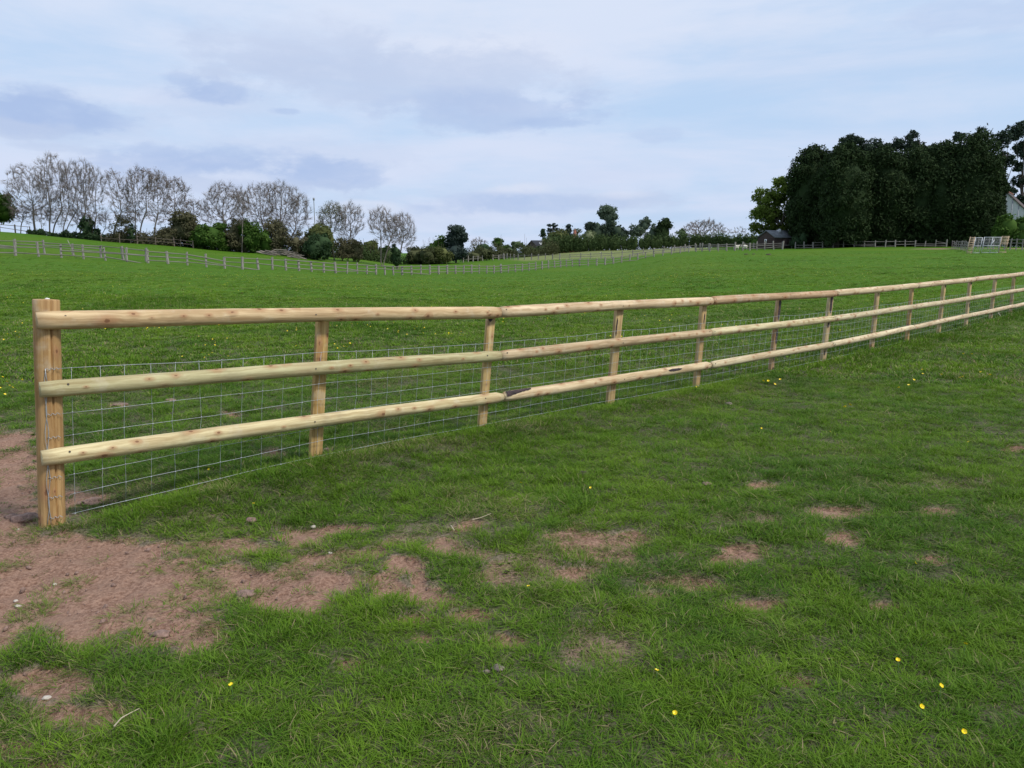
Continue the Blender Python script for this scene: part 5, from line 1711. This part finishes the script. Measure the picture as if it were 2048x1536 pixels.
for x, y, lab in NEAR:
    buttercup(x, y, lab, 'buttercups in the turf', .66, frng.uniform(.7, 1.0))
CLUS = [(1527, 757), (1537, 756), (1561, 753), (1550, 760), (1845, 736), (1846, 745), (1883, 748), (1828, 757), (1818, 766), (1798, 771), (1926, 753), (1920, 755), (1944, 705), (1927, 703), (1700, 808), (1690, 812), (1962, 742), (1980, 748)]
for i, (x, y) in enumerate(CLUS):
    buttercup(x, y, 'small yellow buttercup in the short turf outside the far bays of the new fence', 'buttercups outside the far bays', 1.25, 1.0)
# paddock flowers: clusters behind the new fence
cl = [(585, 662, 40, 6), (720, 655, 60, 10), (310, 665, 40, 5), (430, 700, 60, 12), (820, 665, 60, 8), (900, 672, 50, 8), (30, 680, 40, 25), (660, 700, 60, 10), (1050, 640, 60, 14), (1330, 640, 60, 10), (180, 640, 60, 20), (1250, 680, 60, 10),
      (20, 800, 20, 20), (400, 720, 60, 6), (1150, 630, 60, 10)]
cnt = 0
while cnt < 115:
    cx, cy, sx, sy = cl[cnt % len(cl)]
    x, y = frng.gauss(cx, sx * .6), frng.gauss(cy, sy * .6)
    q = ground_hit(x, y, .0)
    t = (q[0] - FX0) * FD[0] + (q[1] - FY0) * FD[1]; dn = (q[0] - FX0) * FN[0] + (q[1] - FY0) * FN[1]
    cnt += 1
    if (dn > -.3 and t > -.5) or x < 0: continue
    bay = sum(x > e for e in (95, 650, 984, 1240, 1412, 1563, 1664, 1757))
    where = 'outside the end post' if bay == 0 else 'behind the %s bay of the new fence' % ('first', 'second', 'third', 'fourth', 'fifth', 'sixth', 'seventh', 'eighth')[bay - 1]
    buttercup(0, 0, 'yellow buttercup open in the paddock grass ' + where, 'paddock buttercups ' + where, 1.0, 1.25, (q[0], q[1]))
# beyond that the yellow heads merge into a sprinkling
mb = MB()
v_, t_ = ico(1)
X, Y = scatter(17, 70, .75, 888, R(36))
dens_ = fbm(X * .13, Y * .13, 33, 3)
k_ = (rng.uniform(size=len(X)) < sstep(.42, .62, dens_) * .6)
t_f = (X - FX0) * FD[0] + (Y - FY0) * FD[1]; dn_f = (X - FX0) * FN[0] + (Y - FY0) * FN[1]
k_ &= dn_f < -.5
X, Y = X[k_], Y[k_]; Z = gz(X, Y)
for x, y, z in zip(X, Y, Z):
    mb.add(v_ * [.016, .016, .010] + [x, y, z + .10], None, t_)
tag(mb.build('distant_buttercups', M['petal']), kind='stuff')

# dandelion clock
q = ground_hit(264, 659, .0)
dc = thing('dandelion', (q[0], q[1], float(gz(q[0], q[1])[0])), 'white dandelion clock in the paddock just below the top rail', 'flower')
mb = MB(); mb.tube_path([(0, 0, -.02), (.005, 0, .08), (0, 0, .17)], .002, 5); mb.build('stem', M['stem'], dc)
mb = MB(); v_, t_ = ico(2, 2, .12, 6); mb.add(v_ * .028 + [0, 0, .185], None, t_); mb.build('seed_head', M['clock'], dc)


def lump(name, label, cat, x, y, size, mat, seed, group=None, squash=.6, sink=.25, n=1):
    q = ground_hit(x, y, 0.0); z = float(gz(q[0], q[1])[0])
    mb = MB(); g = np.random.default_rng(seed)
    for i in range(n):
        v, t = ico(3, seed + i, .22, 3.2)
        v = v * (1 + .04 * np.sin(v[:, :1] * 17 + v[:, 1:2] * 13))
        s = size * (1 if i == 0 else g.uniform(.3, .6))
        mb.add(v * np.array([1.15, .9, squash]) * s + [g.normal() * size * .8 * (i > 0), g.normal() * size * .5 * (i > 0), s * (squash - sink)], None, t)
    o = mb.build(name, M[mat], None, True, (q[0], q[1], z))
    return tag(o, label, cat, group)


lump('dry_dropping', 'crumbly grey dropping lying in the turf below the bare patches', 'dropping', 997, 1342, .021, 'dung', 1, n=11, squash=.5)
lump('earth_clod', 'dark red clod of earth piled against the end post', 'clod', 48, 1026, .06, 'clod', 2, n=3)
lump('earth_clod', 'red clod resting in the hole behind the end post', 'clod', 185, 992, .05, 'clod', 3, n=4)
lump('dark_dropping', 'dark brown dropping on the turf in front of the fourth post', 'dropping', 1167, 945, .032, 'darkdung', 4, n=3)
lump('earth_clod', 'small pinkish clod on the turf left of the pair of earth scrapes', 'clod', 1414, 971, .028, 'clod', 5, n=2)
lump('earth_clod', 'small pinkish clod in the turf near the end post', 'clod', 503, 1037, .028, 'clod', 6, n=3)
lump('dark_dropping', 'grey dropping near the foot of the sixth post', 'dropping', 1458, 799, .035, 'dung', 7, n=3)
lump('earth_clod', 'long low clod on the red earth edge below the grass', 'clod', 488, 1180, .036, 'clod', 8, n=4, squash=.45)
lump('earth_clod', 'flat clod under the grass lip beside the red earth', 'clod', 318, 1256, .035, 'clod', 9, n=3, squash=.45)
lump('molehill', 'small brown molehill in the paddock behind the first bay', 'molehill', 240, 812, .07, 'clod', 10, n=3, squash=.4)
lump('molehill', 'pale brown molehill in the paddock beside the first netting bay', 'molehill', 342, 803, .05, 'clod', 11, n=2, squash=.4)
lump('earth_clod', 'clods of earth thrown up at the foot of the second post', 'clod', 655, 905, .05, 'clod', 12, n=5)
def far_mound(x, y, label, s):
    q = terrain_hit(x, y); z = float(gz(q[0], q[1])[0])
    v, t = ico(2, int(x), .2, 3)
    mb = MB(); mb.add(v * [s * 1.3, s, s * .55] + [0, 0, s * .1], None, t)
    tag(mb.build('molehill', M['darkdung'], None, True, (q[0], q[1], z)), label, 'molehill', 'molehills on the rise')
far_mound(1492, 510, 'dark molehill on the rise below the sheep, first of the row', .24)
far_mound(1507, 509.5, 'dark molehill in the middle of the row on the rise', .18)
far_mound(1537, 510, 'dark molehill below the shed, last of the row on the rise', .26)
for i, (x, y, s, lab) in enumerate(((90, 1381, .013, 'white round pebble in the grass at the edge of the red earth'), (33, 1193, .012, 'white pebble on the red earth, lower of two'), (30, 1184, .010, 'white pebble on the red earth, upper of two'),
                                     (108, 1154, .010, 'pale chip of stone on the red earth, nearest the middle'), (35, 1042, .009, 'pale chip of stone below the clod at the end post'), (660, 1099, .010, 'pale stone on the bare patch below the second post'),
                                     (626, 1044, .016, 'bluish pale stone in the turf below the second post'))):
    lump('pebble', lab, 'stone', x, y, s, 'pebble', 40 + i, 'pale pebbles')


def straw(pts_px, label, r=.0022, z=.035):
    w = [ground_hit(x, y, 0.0) for x, y in pts_px]
    o0 = w[0].copy(); o0[2] = float(gz(o0[0], o0[1])[0])
    p = np.array([[a[0], a[1], float(gz(a[0], a[1])[0]) + z] for a in w]) - o0
    t = np.linspace(0, len(p) - 1, 14); p = np.stack([np.interp(t, np.arange(len(p)), p[:, i]) for i in range(3)], 1)
    mb = MB(); mb.tube_path(p, np.linspace(r, r * .5, len(p)), 5)
    o = mb.build('dry_stalk', M['straw'], None, True, o0)
    tag(o, label, 'stalk')
straw([(230, 1473), (245, 1455), (262, 1440), (280, 1430)], 'long pale dry stalk lying in the grass below the red earth', .0030, .05)
straw([(944, 1049), (960, 1047), (982, 1044)], 'short pale stalk lying by the earth scrapes in mid turf', .0035)
straw([(902, 1064), (909, 1073)], 'dark stub of stalk beside the short pale stalk', .004)
straw([(1996, 632), (2002, 640)], 'white peg lying under the far bays of the new fence', .012, .05)
